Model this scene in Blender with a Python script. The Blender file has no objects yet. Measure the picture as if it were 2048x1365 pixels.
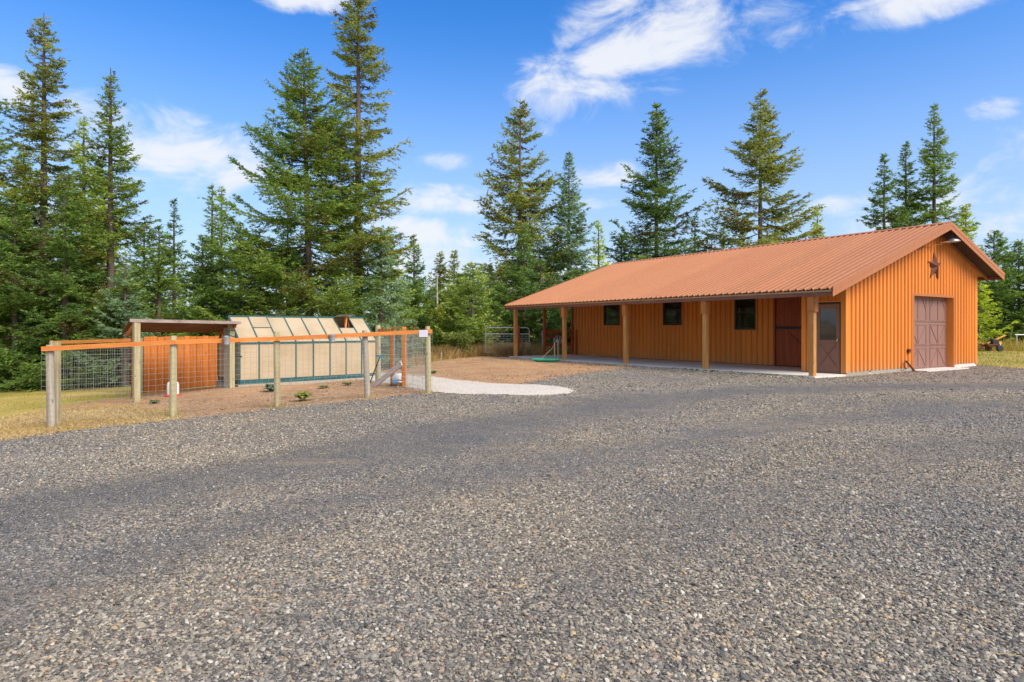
import bpy, math, random
import numpy as np
from mathutils import Vector, Matrix
from mathutils.geometry import delaunay_2d_cdt

R = math.radians
S = bpy.context.scene
COL = S.collection

# ------------------------------------------------------------------ camera
F, CY, CX, CAMH = 1268.0, 657.0, 1024.0, 1.40
cam = bpy.data.cameras.new('camera')
cam.sensor_width = 36.0
cam.lens = 36.0 * F / 2048.0
cam.shift_y = -(1365 / 2 - CY) / 2048.0
cam.clip_start = 0.05
cam.clip_end = 4000
camo = bpy.data.objects.new('camera', cam)
COL.objects.link(camo)
camo.location = (0, 0, CAMH)
camo.rotation_euler = (R(90), 0, 0)
S.camera = camo

# ------------------------------------------------------------------ light
SUN_EL, SUN_AZ = R(44), R(132)          # azimuth clockwise from +Y (the view direction)
SUNV = Vector((math.sin(SUN_AZ) * math.cos(SUN_EL), math.cos(SUN_AZ) * math.cos(SUN_EL), math.sin(SUN_EL)))
sl = bpy.data.lights.new('sun', 'SUN')
sl.energy = 1.95
sl.angle = R(38)
sl.color = (1.0, 0.90, 0.76)
so = bpy.data.objects.new('sun', sl)
COL.objects.link(so)
so.location = (30, -20, 40)
so.rotation_euler = (-SUNV).to_track_quat('-Z', 'Y').to_euler()

S.view_settings.view_transform = 'Standard'
S.view_settings.look = 'None'
S.view_settings.gamma = 1
S.view_settings.exposure = 1.42
S.cycles.max_bounces = 8
S.cycles.use_denoising = True
S.cycles.transparent_max_bounces = 8
S.cycles.sample_clamp_indirect = 6.0
SKY_STRENGTH = 0.1

CLOUDS = [  # photo x, y, half width, half height, weight
    (1370, 55, 165, 72, 1.05), (1240, 100, 110, 60, 1.0), (1095, 190, 75, 50, .95), (1480, 35, 80, 50, .8),
    (1850, -4, 170, 30, .9), (1995, 222, 60, 22, .6), (2025, 300, 80, 55, .6), (1990, 410, 130, 60, .6),
    (330, 315, 165, 65, 1.0), (225, 250, 90, 42, .9), (440, 338, 90, 40, .95), (10, 170, 50, 30, .9),
    (590, -8, 80, 20, 1.0), (905, 405, 95, 26, 1.0), (1205, 355, 70, 24, .75),
    (1660, 410, 90, 20, .8), (840, 462, 100, 24, .95), (960, 478, 80, 26, .6), (960, 540, 220, 60, .55),
    (1180, 400, 60, 18, .5), (890, 325, 50, 22, .4), (60, 420, 140, 45, .4), (1750, 470, 200, 40, .4)]

w = bpy.data.worlds.new('World')
S.world = w
w.use_nodes = True
nt = w.node_tree
nt.nodes.clear()
def N(t, **kw):
    n = nt.nodes.new(t)
    for k, v in kw.items():
        setattr(n, k, v)
    return n
def mth(op, a, b=None, c=None, clamp=False):
    n = nt.nodes.new('ShaderNodeMath')
    n.operation = op
    n.use_clamp = clamp
    for i, v in enumerate((a, b, c)):
        if v is None:
            continue
        if isinstance(v, (int, float)):
            n.inputs[i].default_value = v
        else:
            nt.links.new(v, n.inputs[i])
    return n.outputs[0]
def build_world():
    L = nt.links.new
    tc = N('ShaderNodeTexCoord')
    sky = N('ShaderNodeTexSky', sky_type='NISHITA')
    sky.sun_disc = False
    sky.sun_elevation = SUN_EL
    sky.sun_rotation = SUN_AZ
    sky.altitude = 900
    sky.air_density = 1.0
    sky.dust_density = 0.6
    sky.ozone_density = 2.5
    hs = N('ShaderNodeHueSaturation')
    hs.inputs['Hue'].default_value = 0.508
    hs.inputs['Saturation'].default_value = 1.36
    hs.inputs['Value'].default_value = 0.93
    L(sky.outputs[0], hs.inputs['Color'])
    sep = N('ShaderNodeSeparateXYZ')
    L(tc.outputs['Generated'], sep.inputs[0])
    x, y, z = sep.outputs
    az = mth('ARCTAN2', x, y)
    el = mth('ARCSINE', z)
    mp = N('ShaderNodeMapping')
    mp.inputs['Scale'].default_value = (1, 1, 1.9)
    L(tc.outputs['Generated'], mp.inputs[0])
    n1 = N('ShaderNodeTexNoise')
    n1.inputs['Scale'].default_value = 8.5
    n1.inputs['Detail'].default_value = 9
    n1.inputs['Roughness'].default_value = 0.62
    n1.inputs['Distortion'].default_value = 0.5
    L(mp.outputs[0], n1.inputs['Vector'])
    n2 = N('ShaderNodeTexNoise')
    n2.inputs['Scale'].default_value = 2.6
    n2.inputs['Detail'].default_value = 3
    L(mp.outputs[0], n2.inputs['Vector'])
    tot = None
    for cx, cy, hw, hh, wt in CLOUDS:
        a = math.atan((cx - CX) / F)
        e = math.atan((CY - cy) / F * math.cos(a))
        ra, re = hw / F * math.cos(a) ** 2 * 1.25, hh / F * math.cos(a) * 1.3
        p = mth('MULTIPLY', mth('SUBTRACT', az, a), 1 / ra)
        q = mth('MULTIPLY', mth('SUBTRACT', el, e), 1 / re)
        d2 = mth('ADD', mth('MULTIPLY', p, p), mth('MULTIPLY', q, q))
        g_ = mth('MULTIPLY', mth('POWER', 2.71828, mth('MULTIPLY', d2, -1.0)), wt)
        tot = g_ if tot is None else mth('MAXIMUM', tot, g_)
    # scattered cloud goes on outside the frame, coverage raised to brighten the porch shade
    side = mth('MULTIPLY', mth('SUBTRACT', mth('ABSOLUTE', az), 0.75), 4.0, clamp=True)
    gen = mth('MULTIPLY', mth('SUBTRACT', n2.outputs[0], 0.36), 4.5, clamp=True)
    up = mth('MULTIPLY', mth('SUBTRACT', el, 0.62), 6.0, clamp=True)
    tot = mth('MAXIMUM', tot, mth('MULTIPLY', gen, mth('MAXIMUM', side, up)))
    dens = mth('ADD', mth('MULTIPLY', tot, 0.95), mth('MULTIPLY', mth('SUBTRACT', n1.outputs[0], 0.48), 3.0))
    ss = N('ShaderNodeMapRange', interpolation_type='SMOOTHSTEP')
    ss.inputs['From Min'].default_value = 0.16
    ss.inputs['From Max'].default_value = 1.15
    L(mth('MULTIPLY', dens, mth('MULTIPLY', tot, 3.0, clamp=True)), ss.inputs['Value'])
    cl = N('ShaderNodeRGB')
    cl.outputs[0].default_value = (3.35, 3.45, 3.65, 1)
    # haze near the horizon
    hz = N('ShaderNodeMapRange', interpolation_type='SMOOTHSTEP')
    hz.inputs['From Min'].default_value = 0.48
    hz.inputs['From Max'].default_value = -0.02
    hz.inputs['To Max'].default_value = 0.85
    L(el, hz.inputs['Value'])
    hm = N('ShaderNodeMix', data_type='RGBA')
    L(hz.outputs[0], hm.inputs['Factor'])
    L(hs.outputs[0], hm.inputs['A'])
    hm.inputs['B'].default_value = (2.05, 2.5, 3.05, 1)
    mx = N('ShaderNodeMix', data_type='RGBA')
    L(mth('MULTIPLY', ss.outputs[0], 0.93), mx.inputs['Factor'])
    L(hm.outputs['Result'], mx.inputs['A'])
    L(cl.outputs[0], mx.inputs['B'])
    bg = N('ShaderNodeBackground')
    bg.inputs['Strength'].default_value = SKY_STRENGTH
    L(mx.outputs['Result'], bg.inputs['Color'])
    out = N('ShaderNodeOutputWorld')
    L(bg.outputs[0], out.inputs[0])
build_world()

# ------------------------------------------------------------------ helpers
rnd = random.Random(7)
def softmin0(s):
    return np.log1p(np.exp(np.clip(s * 2.0, -30, 30))) / 2.0
def g(x, y):
    """ground height"""
    x = np.asarray(x, float); y = np.asarray(y, float)
    s = softmin0(-1.9 - x)
    fade = np.clip((y - 3.0) / 6.0, 0.25, 1)
    z = -0.8 * np.tanh(0.056 * s * fade / 0.8)
    z = z - 0.055 * softmin0(y - 24.0) * (1 / (1 + np.exp((x + 9.0) * 0.8)))
    z = np.maximum(z, -3.0 - 0.0 * x)
    z = z + 0.012 * np.sin(x * 0.9 + 1.3) * np.sin(y * 0.8) + 0.006 * np.sin(x * 2.3 - y * 1.7)
    return z
def gz(x, y):
    return float(g(x, y))
def ray(px, py):
    return (px - CX) / F, -(py - CY) / F
def hit(px, py, dz=0.0):
    u, v = ray(px, py)
    Y = 10.0
    for _ in range(60):
        zt = gz(u * Y, Y) + dz
        Yn = (zt - CAMH) / v if v < -1e-5 else 200
        Yn = min(max(Yn, 0.5), 220)
        Y = Y * 0.4 + Yn * 0.6
    return Vector((u * Y, Y, gz(u * Y, Y)))
def at(px, py, Y):
    u, v = ray(px, py)
    return Vector((u * Y, Y, CAMH + v * Y))

def tag(o, label=None, cat=None, group=None, kind=None):
    if label: o['label'] = label
    if cat: o['category'] = cat
    if group: o['group'] = group
    if kind: o['kind'] = kind
    return o
def thing(name, label, cat, loc=(0, 0, 0), rz=0.0, group=None):
    o = bpy.data.objects.new(name, None)
    o.empty_display_size = 0.2
    COL.objects.link(o)
    o.location = loc
    o.rotation_euler = (0, 0, rz)
    return tag(o, label, cat, group)

class MB:
    def __init__(self):
        self.v = []; self.f = []; self.sm = []
    def add(self, vs, fs, smooth=False):
        b = len(self.v)
        self.v += [tuple(p) for p in vs]
        self.f += [tuple(i + b for i in q) for q in fs]
        self.sm += [smooth] * len(fs)
        return self
    def box(self, x0, x1, y0, y1, z0, z1):
        vs = [(x, y, z) for z in (z0, z1) for y in (y0, y1) for x in (x0, x1)]
        return self.add(vs, [(0, 2, 3, 1), (4, 5, 7, 6), (0, 1, 5, 4), (2, 6, 7, 3), (0, 4, 6, 2), (1, 3, 7, 5)])
    def beam(self, p0, p1, wd, ht, up=(0, 0, 1), bev=0.0):
        p0 = Vector(p0); p1 = Vector(p1)
        ax = (p1 - p0).normalized()
        up = Vector(up)
        if abs(ax.dot(up)) > 0.98:
            up = Vector((0, 1, 0))
        sd = ax.cross(up).normalized()
        u2 = sd.cross(ax).normalized()
        if bev > 0:
            a, b = wd / 2, ht / 2
            sec = [(-a + bev, -b), (a - bev, -b), (a, -b + bev), (a, b - bev), (a - bev, b), (-a + bev, b), (-a, b - bev), (-a, -b + bev)]
        else:
            a, b = wd / 2, ht / 2
            sec = [(-a, -b), (a, -b), (a, b), (-a, b)]
        n = len(sec)
        vs = [p + sd * s[0] + u2 * s[1] for p in (p0, p1) for s in sec]
        fs = [(i, (i + 1) % n, n + (i + 1) % n, n + i) for i in range(n)]
        fs += [tuple(range(n - 1, -1, -1)), tuple(range(n, 2 * n))]
        return self.add(vs, fs)
    def tube(self, pts, rad, n=8, caps=True, smooth=True):
        pts = [Vector(p) for p in pts]
        if not hasattr(rad, '__len__'):
            rad = [rad] * len(pts)
        vs = []; fs = []
        prev = None
        for i, p in enumerate(pts):
            a = pts[max(i - 1, 0)]; b = pts[min(i + 1, len(pts) - 1)]
            ax = (b - a).normalized()
            if prev is None:
                t = Vector((0, 0, 1)) if abs(ax.z) < 0.9 else Vector((1, 0, 0))
                sd = ax.cross(t).normalized()
            else:
                sd = (prev - ax * prev.dot(ax)).normalized()
            prev = sd
            u2 = ax.cross(sd)
            for k in range(n):
                an = 2 * math.pi * k / n
                vs.append(p + (sd * math.cos(an) + u2 * math.sin(an)) * rad[i])
        for i in range(len(pts) - 1):
            for k in range(n):
                fs.append((i * n + k, i * n + (k + 1) % n, (i + 1) * n + (k + 1) % n, (i + 1) * n + k))
        self.add(vs, fs, smooth)
        if caps:
            m = (len(pts) - 1) * n
            self.add(vs[:n], [tuple(range(n - 1, -1, -1))])
            self.add(vs[m:], [tuple(range(n))])
        return self
    def lathe(self, prof, c=(0, 0, 0), n=20, smooth=True):
        vs = []; fs = []
        for r, z in prof:
            for k in range(n):
                a = 2 * math.pi * k / n
                vs.append((c[0] + r * math.cos(a), c[1] + r * math.sin(a), c[2] + z))
        for i in range(len(prof) - 1):
            for k in range(n):
                fs.append((i * n + k, i * n + (k + 1) % n, (i + 1) * n + (k + 1) % n, (i + 1) * n + k))
        return self.add(vs, fs, smooth)
    def build(self, name, mat, parent=None, origin=(0, 0, 0), loc=None):
        me = bpy.data.meshes.new(name)
        o_ = Vector(origin)
        me.from_pydata([(p[0] - o_[0], p[1] - o_[1], p[2] - o_[2]) for p in self.v], [], self.f)
        me.polygons.foreach_set('use_smooth', self.sm)
        me.update()
        me.materials.append(mat)
        ob = bpy.data.objects.new(name, me)
        COL.objects.link(ob)
        if parent is not None:
            ob.parent = parent
        if loc is not None:
            ob.location = loc
        return ob

def tri_mesh(name, V, mat, parent=None, col=None, T=None, quad=False):
    """V (n,k,3) loose polygons or V (n,3) with T (m,3)"""
    me = bpy.data.meshes.new(name)
    if T is None:
        k = V.shape[1]
        nv = V.shape[0] * k
        me.vertices.add(nv)
        me.vertices.foreach_set('co', V.reshape(-1).astype(np.float32))
        npoly = V.shape[0]
        me.loops.add(nv)
        me.loops.foreach_set('vertex_index', np.arange(nv, dtype=np.int32))
    else:
        k = T.shape[1]
        me.vertices.add(len(V))
        me.vertices.foreach_set('co', V.reshape(-1).astype(np.float32))
        npoly = len(T)
        me.loops.add(npoly * k)
        me.loops.foreach_set('vertex_index', T.reshape(-1).astype(np.int32))
    me.polygons.add(npoly)
    me.polygons.foreach_set('loop_start', np.arange(npoly, dtype=np.int32) * k)
    me.polygons.foreach_set('loop_total', np.full(npoly, k, dtype=np.int32))
    if col is not None:
        at_ = me.color_attributes.new('Col', 'FLOAT_COLOR', 'POINT')
        c4 = np.ones((len(me.vertices), 4), np.float32)
        c4[:, :3] = col
        at_.data.foreach_set('color', c4.reshape(-1))
    me.update(calc_edges=True)
    me.materials.append(mat)
    ob = bpy.data.objects.new(name, me)
    COL.objects.link(ob)
    if parent is not None:
        ob.parent = parent
    return ob

# ------------------------------------------------------------------ materials
def mat_base(name):
    m = bpy.data.materials.new(name)
    m.use_nodes = True
    t = m.node_tree
    b = t.nodes['Principled BSDF']
    return m, t, b
def ramp(t, fac, stops):
    r = t.nodes.new('ShaderNodeValToRGB')
    while len(r.color_ramp.elements) > 1:
        r.color_ramp.elements.remove(r.color_ramp.elements[-1])
    r.color_ramp.elements[0].position = stops[0][0]
    r.color_ramp.elements[0].color = (*stops[0][1], 1)
    for p, c in stops[1:]:
        e = r.color_ramp.elements.new(p)
        e.color = (*c, 1)
    t.links.new(fac, r.inputs[0])
    return r.outputs[0]
def noise(t, scale, detail=4, rough=0.55, mapscale=None, coord='Object', dist=0.0):
    tc = t.nodes.new('ShaderNodeTexCoord')
    src = tc.outputs[coord]
    if mapscale:
        mp = t.nodes.new('ShaderNodeMapping')
        mp.inputs['Scale'].default_value = mapscale
        t.links.new(src, mp.inputs[0])
        src = mp.outputs[0]
    n = t.nodes.new('ShaderNodeTexNoise')
    n.inputs['Scale'].default_value = scale
    n.inputs['Detail'].default_value = detail
    n.inputs['Roughness'].default_value = rough
    n.inputs['Distortion'].default_value = dist
    t.links.new(src, n.inputs['Vector'])
    return n.outputs[0]
def rand_val(t, col, amt):
    oi = t.nodes.new('ShaderNodeObjectInfo')
    mr = t.nodes.new('ShaderNodeMapRange')
    mr.inputs['To Min'].default_value = 1 - amt
    mr.inputs['To Max'].default_value = 1 + amt
    t.links.new(oi.outputs['Random'], mr.inputs['Value'])
    hs = t.nodes.new('ShaderNodeHueSaturation')
    t.links.new(mr.outputs[0], hs.inputs['Value'])
    t.links.new(col, hs.inputs['Color'])
    return hs.outputs[0]
def bump(t, b, h, strength, dist=0.01):
    bp = t.nodes.new('ShaderNodeBump')
    bp.inputs['Strength'].default_value = strength
    bp.inputs['Distance'].default_value = dist
    t.links.new(h, bp.inputs['Height'])
    t.links.new(bp.outputs[0], b.inputs['Normal'])
def mix(t, fac, a, b_, mode='MIX'):
    m = t.nodes.new('ShaderNodeMix')
    m.data_type = 'RGBA'
    m.blend_type = mode
    for s, v in (('Factor', fac), ('A', a), ('B', b_)):
        if isinstance(v, (int, float)):
            m.inputs[s].default_value = v
        elif isinstance(v, tuple):
            m.inputs[s].default_value = (*v, 1)
        else:
            t.links.new(v, m.inputs[s])
    return m.outputs['Result']
def M_plain(name, c, rough=0.6, metal=0.0, var=0.12, scale=6.0, spec=0.5, rv=0.0, mapscale=None, bmp=0.0):
    m, t, b = mat_base(name)
    n = noise(t, scale, 5, 0.6, mapscale)
    lo = tuple(max(0, x * (1 - var)) for x in c); hi = tuple(min(1, x * (1 + var)) for x in c)
    col = ramp(t, n, [(0.3, lo), (0.7, hi)])
    if rv:
        col = rand_val(t, col, rv)
    t.links.new(col, b.inputs['Base Color'])
    b.inputs['Roughness'].default_value = rough
    b.inputs['Metallic'].default_value = metal
    b.inputs['Specular IOR Level'].default_value = spec
    if bmp:
        bump(t, b, n, bmp)
    return m
def M_wood(name, c1, c2, c3=None, ms=(30, 30, 1.6), rough=0.75, rv=0.1, blot=0.5):
    m, t, b = mat_base(name)
    n = noise(t, 1.0, 6, 0.65, ms, dist=0.6)
    col = ramp(t, n, [(0.3, c1), (0.62, c2)])
    if c3:
        n2 = noise(t, 2.3, 5, 0.65)
        f = ramp(t, n2, [(0.45, (0, 0, 0)), (0.7, (blot,) * 3)])
        col = mix(t, f, col, c3)
    # knots
    vo = t.nodes.new('ShaderNodeTexVoronoi')
    vo.inputs['Scale'].default_value = 1.0
    tc = t.nodes.new('ShaderNodeTexCoord'); mp = t.nodes.new('ShaderNodeMapping')
    mp.inputs['Scale'].default_value = tuple(7 if s > 5 else 2.4 for s in ms)
    t.links.new(tc.outputs['Object'], mp.inputs[0]); t.links.new(mp.outputs[0], vo.inputs['Vector'])
    kf = ramp(t, vo.outputs['Distance'], [(0.05, (0.65,) * 3), (0.14, (0, 0, 0))])
    col = mix(t, kf, col, tuple(x * 0.35 for x in c1))
    col = rand_val(t, col, rv)
    t.links.new(col, b.inputs['Base Color'])
    b.inputs['Roughness'].default_value = rough
    b.inputs['Specular IOR Level'].default_value = 0.3
    bump(t, b, n, 0.35, 0.004)
    return m
def M_sheet(name, c, rough, dirt, spec=0.5, rv=0.05, metal=0.0, dust=False):
    """painted ribbed steel: faint streaks running down it, a dusty foot"""
    m, t, b = mat_base(name)
    n = noise(t, 1.0, 5, 0.6, (9, 9, 0.5))
    n2 = noise(t, 0.8, 4, 0.6)
    col = ramp(t, n, [(0.25, tuple(x * 0.86 for x in c)), (0.75, tuple(min(1, x * 1.1) for x in c))])
    f = ramp(t, n2, [(0.42, (0, 0, 0)), (0.75, (0.35,) * 3)])
    col = mix(t, f, col, dirt)
    col = rand_val(t, col, rv)
    if dust:      # splashed mud and dust along the foot of the sheet
        tc = t.nodes.new('ShaderNodeTexCoord'); sx = t.nodes.new('ShaderNodeSeparateXYZ')
        t.links.new(tc.outputs['Object'], sx.inputs[0])
        n4 = noise(t, 5.0, 5, 0.7)
        ad = t.nodes.new('ShaderNodeMath'); ad.operation = 'ADD'
        t.links.new(sx.outputs[2], ad.inputs[0]); t.links.new(n4, ad.inputs[1])
        df = ramp(t, ad.outputs[0], [(0.5, (0.5,) * 3), (0.95, (0, 0, 0))])
        col = mix(t, df, col, (0.46, 0.27, 0.13))
    b.inputs['Metallic'].default_value = metal
    t.links.new(col, b.inputs['Base Color'])
    mr = t.nodes.new('ShaderNodeMapRange')
    mr.inputs['To Min'].default_value = rough - 0.08
    mr.inputs['To Max'].default_value = rough + 0.14
    t.links.new(n2, mr.inputs['Value'])
    t.links.new(mr.outputs[0], b.inputs['Roughness'])
    b.inputs['Specular IOR Level'].default_value = spec
    bump(t, b, n2, 0.08, 0.02)
    return m

MT = {}
MT['siding'] = M_sheet('siding_orange', (0.76, 0.250, 0.036), 0.5, (0.68, 0.24, 0.055), spec=0.35, rv=.06, dust=True)
MT['roofing'] = M_sheet('roofing_copper', (0.40, 0.160, 0.068), 0.48, (0.42, 0.195, 0.10), spec=0.22, rv=.06)
MT['trim'] = M_sheet('trim_copper', (0.42, 0.16, 0.065), 0.5, (0.36, 0.15, 0.08), spec=.3)
MT['fascia'] = M_wood('fascia_brown', (0.16, 0.065, 0.045), (0.27, 0.115, 0.08), (0.3, 0.16, 0.12), ms=(26, 1.6, 26))
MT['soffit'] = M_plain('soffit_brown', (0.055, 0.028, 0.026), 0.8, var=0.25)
MT['deck_wood'] = M_wood('deck_wood', (0.34, 0.22, 0.12), (0.48, 0.33, 0.19))
MT['post_amber'] = M_wood('post_amber', (0.40, 0.17, 0.045), (0.64, 0.32, 0.10), (0.40, 0.16, 0.05), rough=0.55, blot=.35)
MT['bracket'] = M_wood('bracket_orange', (0.38, 0.125, 0.03), (0.56, 0.21, 0.05), rough=0.55)
MT['red_wood'] = M_wood('red_wood', (0.26, 0.05, 0.02), (0.42, 0.095, 0.032), rough=0.5)
MT['rail_orange'] = M_wood('rail_orange', (0.50, 0.145, 0.025), (0.68, 0.25, 0.055), (0.5, 0.16, 0.04), ms=(3, 3, 30), rough=0.55)
MT['gate_post'] = M_wood('gate_post_orange', (0.50, 0.145, 0.025), (0.66, 0.235, 0.05), rough=0.55)
MT['post_treated'] = M_wood('post_treated', (0.30, 0.26, 0.135), (0.47, 0.42, 0.25), (0.36, 0.26, 0.14))
MT['post_grey'] = M_wood('post_grey', (0.24, 0.21, 0.17), (0.42, 0.37, 0.30), (0.36, 0.30, 0.2))
MT['plank_grey'] = M_wood('plank_grey', (0.42, 0.36, 0.31), (0.62, 0.55, 0.48), ms=(18, 18, 18))
MT['coop_board'] = M_wood('coop_board', (0.44, 0.12, 0.022), (0.60, 0.20, 0.04), rough=0.5)
MT['coop_roof'] = M_wood('coop_roof_board', (0.08, 0.035, 0.022), (0.17, 0.075, 0.045), (0.24, 0.16, 0.12), ms=(3, 20, 20))
MT['roof_edge'] = M_wood('weathered_edge', (0.20, 0.15, 0.13), (0.36, 0.29, 0.26), ms=(3, 20, 20))
MT['mauve'] = M_sheet('door_mauve', (0.27, 0.145, 0.115), 0.55, (0.25, 0.14, 0.115), spec=0.3)
MT['door_brown'] = M_sheet('door_brown', (0.27, 0.13, 0.08), 0.5, (0.24, 0.12, 0.08))
MT['dark_iron'] = M_plain('dark_iron', (0.02, 0.013, 0.012), 0.5)
MT['window_frame'] = M_plain('window_frame_brown', (0.03, 0.017, 0.014), 0.45)
MT['rust'] = M_plain('star_rust', (0.13, 0.045, 0.022), 0.7, metal=0.0, var=0.45, scale=14, spec=.3)
MT['brass'] = M_plain('brass', (0.75, 0.55, 0.2), 0.25, metal=1.0)
MT['steel'] = M_plain('galvanised', (0.52, 0.54, 0.55), 0.38, metal=0.8, var=0.15, scale=20)
MT['wire'] = M_plain('wire', (0.42, 0.42, 0.40), 0.5, metal=0.5)
MT['lamp_metal'] = M_plain('lamp_metal', (0.45, 0.46, 0.5), 0.35, metal=0.8)
MT['lamp_white'] = M_plain('lamp_white', (0.75, 0.72, 0.66), 0.5)
MT['gh_green'] = M_plain('greenhouse_green', (0.025, 0.10, 0.105), 0.4, var=0.25)
MT['teal'] = M_plain('teal_plastic', (0.03, 0.22, 0.26), 0.4)
MT['white'] = M_plain('white_plastic', (0.78, 0.78, 0.76), 0.4, var=0.05)
MT['red_plastic'] = M_plain('red_plastic', (0.6, 0.025, 0.02), 0.35)
MT['grey_plastic'] = M_plain('grey_plastic', (0.38, 0.37, 0.38), 0.5, var=0.2, scale=12)
MT['hose'] = M_plain('hose_green', (0.02, 0.34, 0.19), 0.4, var=0.2)
MT['paper'] = M_plain('paper', (0.50, 0.55, 0.64), 0.7, var=0.05, scale=20)
MT['ink'] = M_plain('ink_pink', (0.62, 0.36, 0.5), 0.7)
MT['blue_bag'] = M_plain('bag_blue', (0.25, 0.5, 0.72), 0.5)
MT['yellow'] = M_plain('yellow_paint', (0.58, 0.32, 0.06), 0.45)
MT['black'] = M_plain('black_rubber', (0.018, 0.018, 0.02), 0.7)
MT['straw'] = M_plain('dry_straw', (0.55, 0.40, 0.17), 0.8)
MT['moss'] = M_plain('moss', (0.06, 0.085, 0.015), 0.9, var=0.5, scale=30)
def M_glass():
    m, t, b = mat_base('window_glass')
    n = noise(t, 1.2, 3)
    col = ramp(t, n, [(0.35, (0.006, 0.007, 0.007)), (0.7, (0.03, 0.034, 0.034))])
    t.links.new(col, b.inputs['Base Color'])
    b.inputs['Roughness'].default_value = 0.06
    b.inputs['Specular IOR Level'].default_value = 0.8
    bump(t, b, n, 0.05, 0.02)
    return m
MT['glass'] = M_glass()
def M_polycarb():
    m, t, b = mat_base('twinwall_panel')
    n = noise(t, 1.3, 5, 0.6)
    tc = t.nodes.new('ShaderNodeTexCoord')
    sx = t.nodes.new('ShaderNodeSeparateXYZ')
    t.links.new(tc.outputs['Object'], sx.inputs[0])
    wv = t.nodes.new('ShaderNodeMath'); wv.operation = 'SINE'
    ml = t.nodes.new('ShaderNodeMath'); ml.operation = 'MULTIPLY'; ml.inputs[1].default_value = 260
    t.links.new(sx.outputs[0], ml.inputs[0]); t.links.new(ml.outputs[0], wv.inputs[0])
    col = ramp(t, n, [(0.3, (0.54, 0.42, 0.255)), (0.55, (0.64, 0.52, 0.345)), (0.8, (0.60, 0.52, 0.39))])
    oi = rand_val(t, col, 0.06)
    t.links.new(oi, b.inputs['Base Color'])
    b.inputs['Roughness'].default_value = 0.4
    b.inputs['Specular IOR Level'].default_value = 0.35
    bump(t, b, wv.outputs[0], 0.15, 0.002)
    tr = t.nodes.new('ShaderNodeBsdfTranslucent')
    t.links.new(oi, tr.inputs['Color'])
    ms = t.nodes.new('ShaderNodeMixShader'); ms.inputs[0].default_value = 0.3
    t.links.new(b.outputs[0], ms.inputs[1]); t.links.new(tr.outputs[0], ms.inputs[2])
    t.links.new(ms.outputs[0], t.nodes['Material Output'].inputs[0])
    return m
MT['panel'] = M_polycarb()
def M_foliage(name, transl=0.36, rough=0.65):
    m, t, b = mat_base(name)
    ca = t.nodes.new('ShaderNodeVertexColor'); ca.layer_name = 'Col'
    t.links.new(ca.outputs[0], b.inputs['Base Color'])
    b.inputs['Roughness'].default_value = rough
    b.inputs['Specular IOR Level'].default_value = 0.25
    tr = t.nodes.new('ShaderNodeBsdfTranslucent')
    t.links.new(ca.outputs[0], tr.inputs['Color'])
    ms = t.nodes.new('ShaderNodeMixShader'); ms.inputs[0].default_value = transl
    t.links.new(b.outputs[0], ms.inputs[1]); t.links.new(tr.outputs[0], ms.inputs[2])
    t.links.new(ms.outputs[0], t.nodes['Material Output'].inputs[0])
    return m
MT['needles'] = M_foliage('needles')
MT['grassblade'] = M_foliage('grass_blades', 0.35)
MT['bark'] = M_wood('bark', (0.075, 0.055, 0.044), (0.17, 0.13, 0.108), (0.13, 0.10, 0.085), ms=(14, 14, 3), rough=0.95)
def M_concrete():
    m, t, b = mat_base('concrete')
    n = noise(t, 1.5, 7, 0.65)
    n2 = noise(t, 40, 3, 0.6)
    col = ramp(t, n, [(0.3, (0.56, 0.52, 0.46)), (0.7, (0.70, 0.66, 0.60))])
    col = mix(t, 0.25, col, n2, 'OVERLAY')
    t.links.new(col, b.inputs['Base Color'])
    b.inputs['Roughness'].default_value = 0.85
    bump(t, b, n2, 0.2, 0.004)
    return m
MT['concrete'] = M_concrete()
def M_ground():
    m, t, b = mat_base('grass_ground')
    n = noise(t, 0.5, 6, 0.65, coord='Object')
    n2 = noise(t, 14, 5, 0.7, coord='Object')
    col = ramp(t, n, [(0.3, (0.26, 0.22, 0.045)), (0.5, (0.40, 0.30, 0.085)), (0.72, (0.50, 0.35, 0.13))])
    col = mix(t, 0.55, col, n2, 'OVERLAY')
    t.links.new(col, b.inputs['Base Color'])
    b.inputs['Roughness'].default_value = 0.95
    b.inputs['Specular IOR Level'].default_value = 0.1
    bump(t, b, n2, 0.6, 0.04)
    return m
MT['ground'] = M_ground()
def M_dirt():
    m, t, b = mat_base('dirt')
    n = noise(t, 0.9, 7, 0.65)
    n2 = noise(t, 9, 8, 0.8)
    n3 = noise(t, 3.2, 6, 0.7, (1, 3.5, 1))
    n = mix(t, 0.45, n, n3)
    col = ramp(t, n, [(0.3, (0.30, 0.165, 0.085)), (0.55, (0.48, 0.29, 0.155)), (0.75, (0.53, 0.36, 0.20))])
    col = mix(t, 0.85, col, n2, 'OVERLAY')
    t.links.new(col, b.inputs['Base Color'])
    b.inputs['Roughness'].default_value = 0.95
    b.inputs['Specular IOR Level'].default_value = 0.1
    bump(t, b, n2, 1.0, 0.05)
    return m
MT['dirt'] = M_dirt()
def track_fac(t):
    """wheel tracks: where tyres have pressed the loose stone into dark fines (vertex data)"""
    ca = t.nodes.new('ShaderNodeVertexColor'); ca.layer_name = 'Col'
    return ca.outputs[0]
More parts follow.
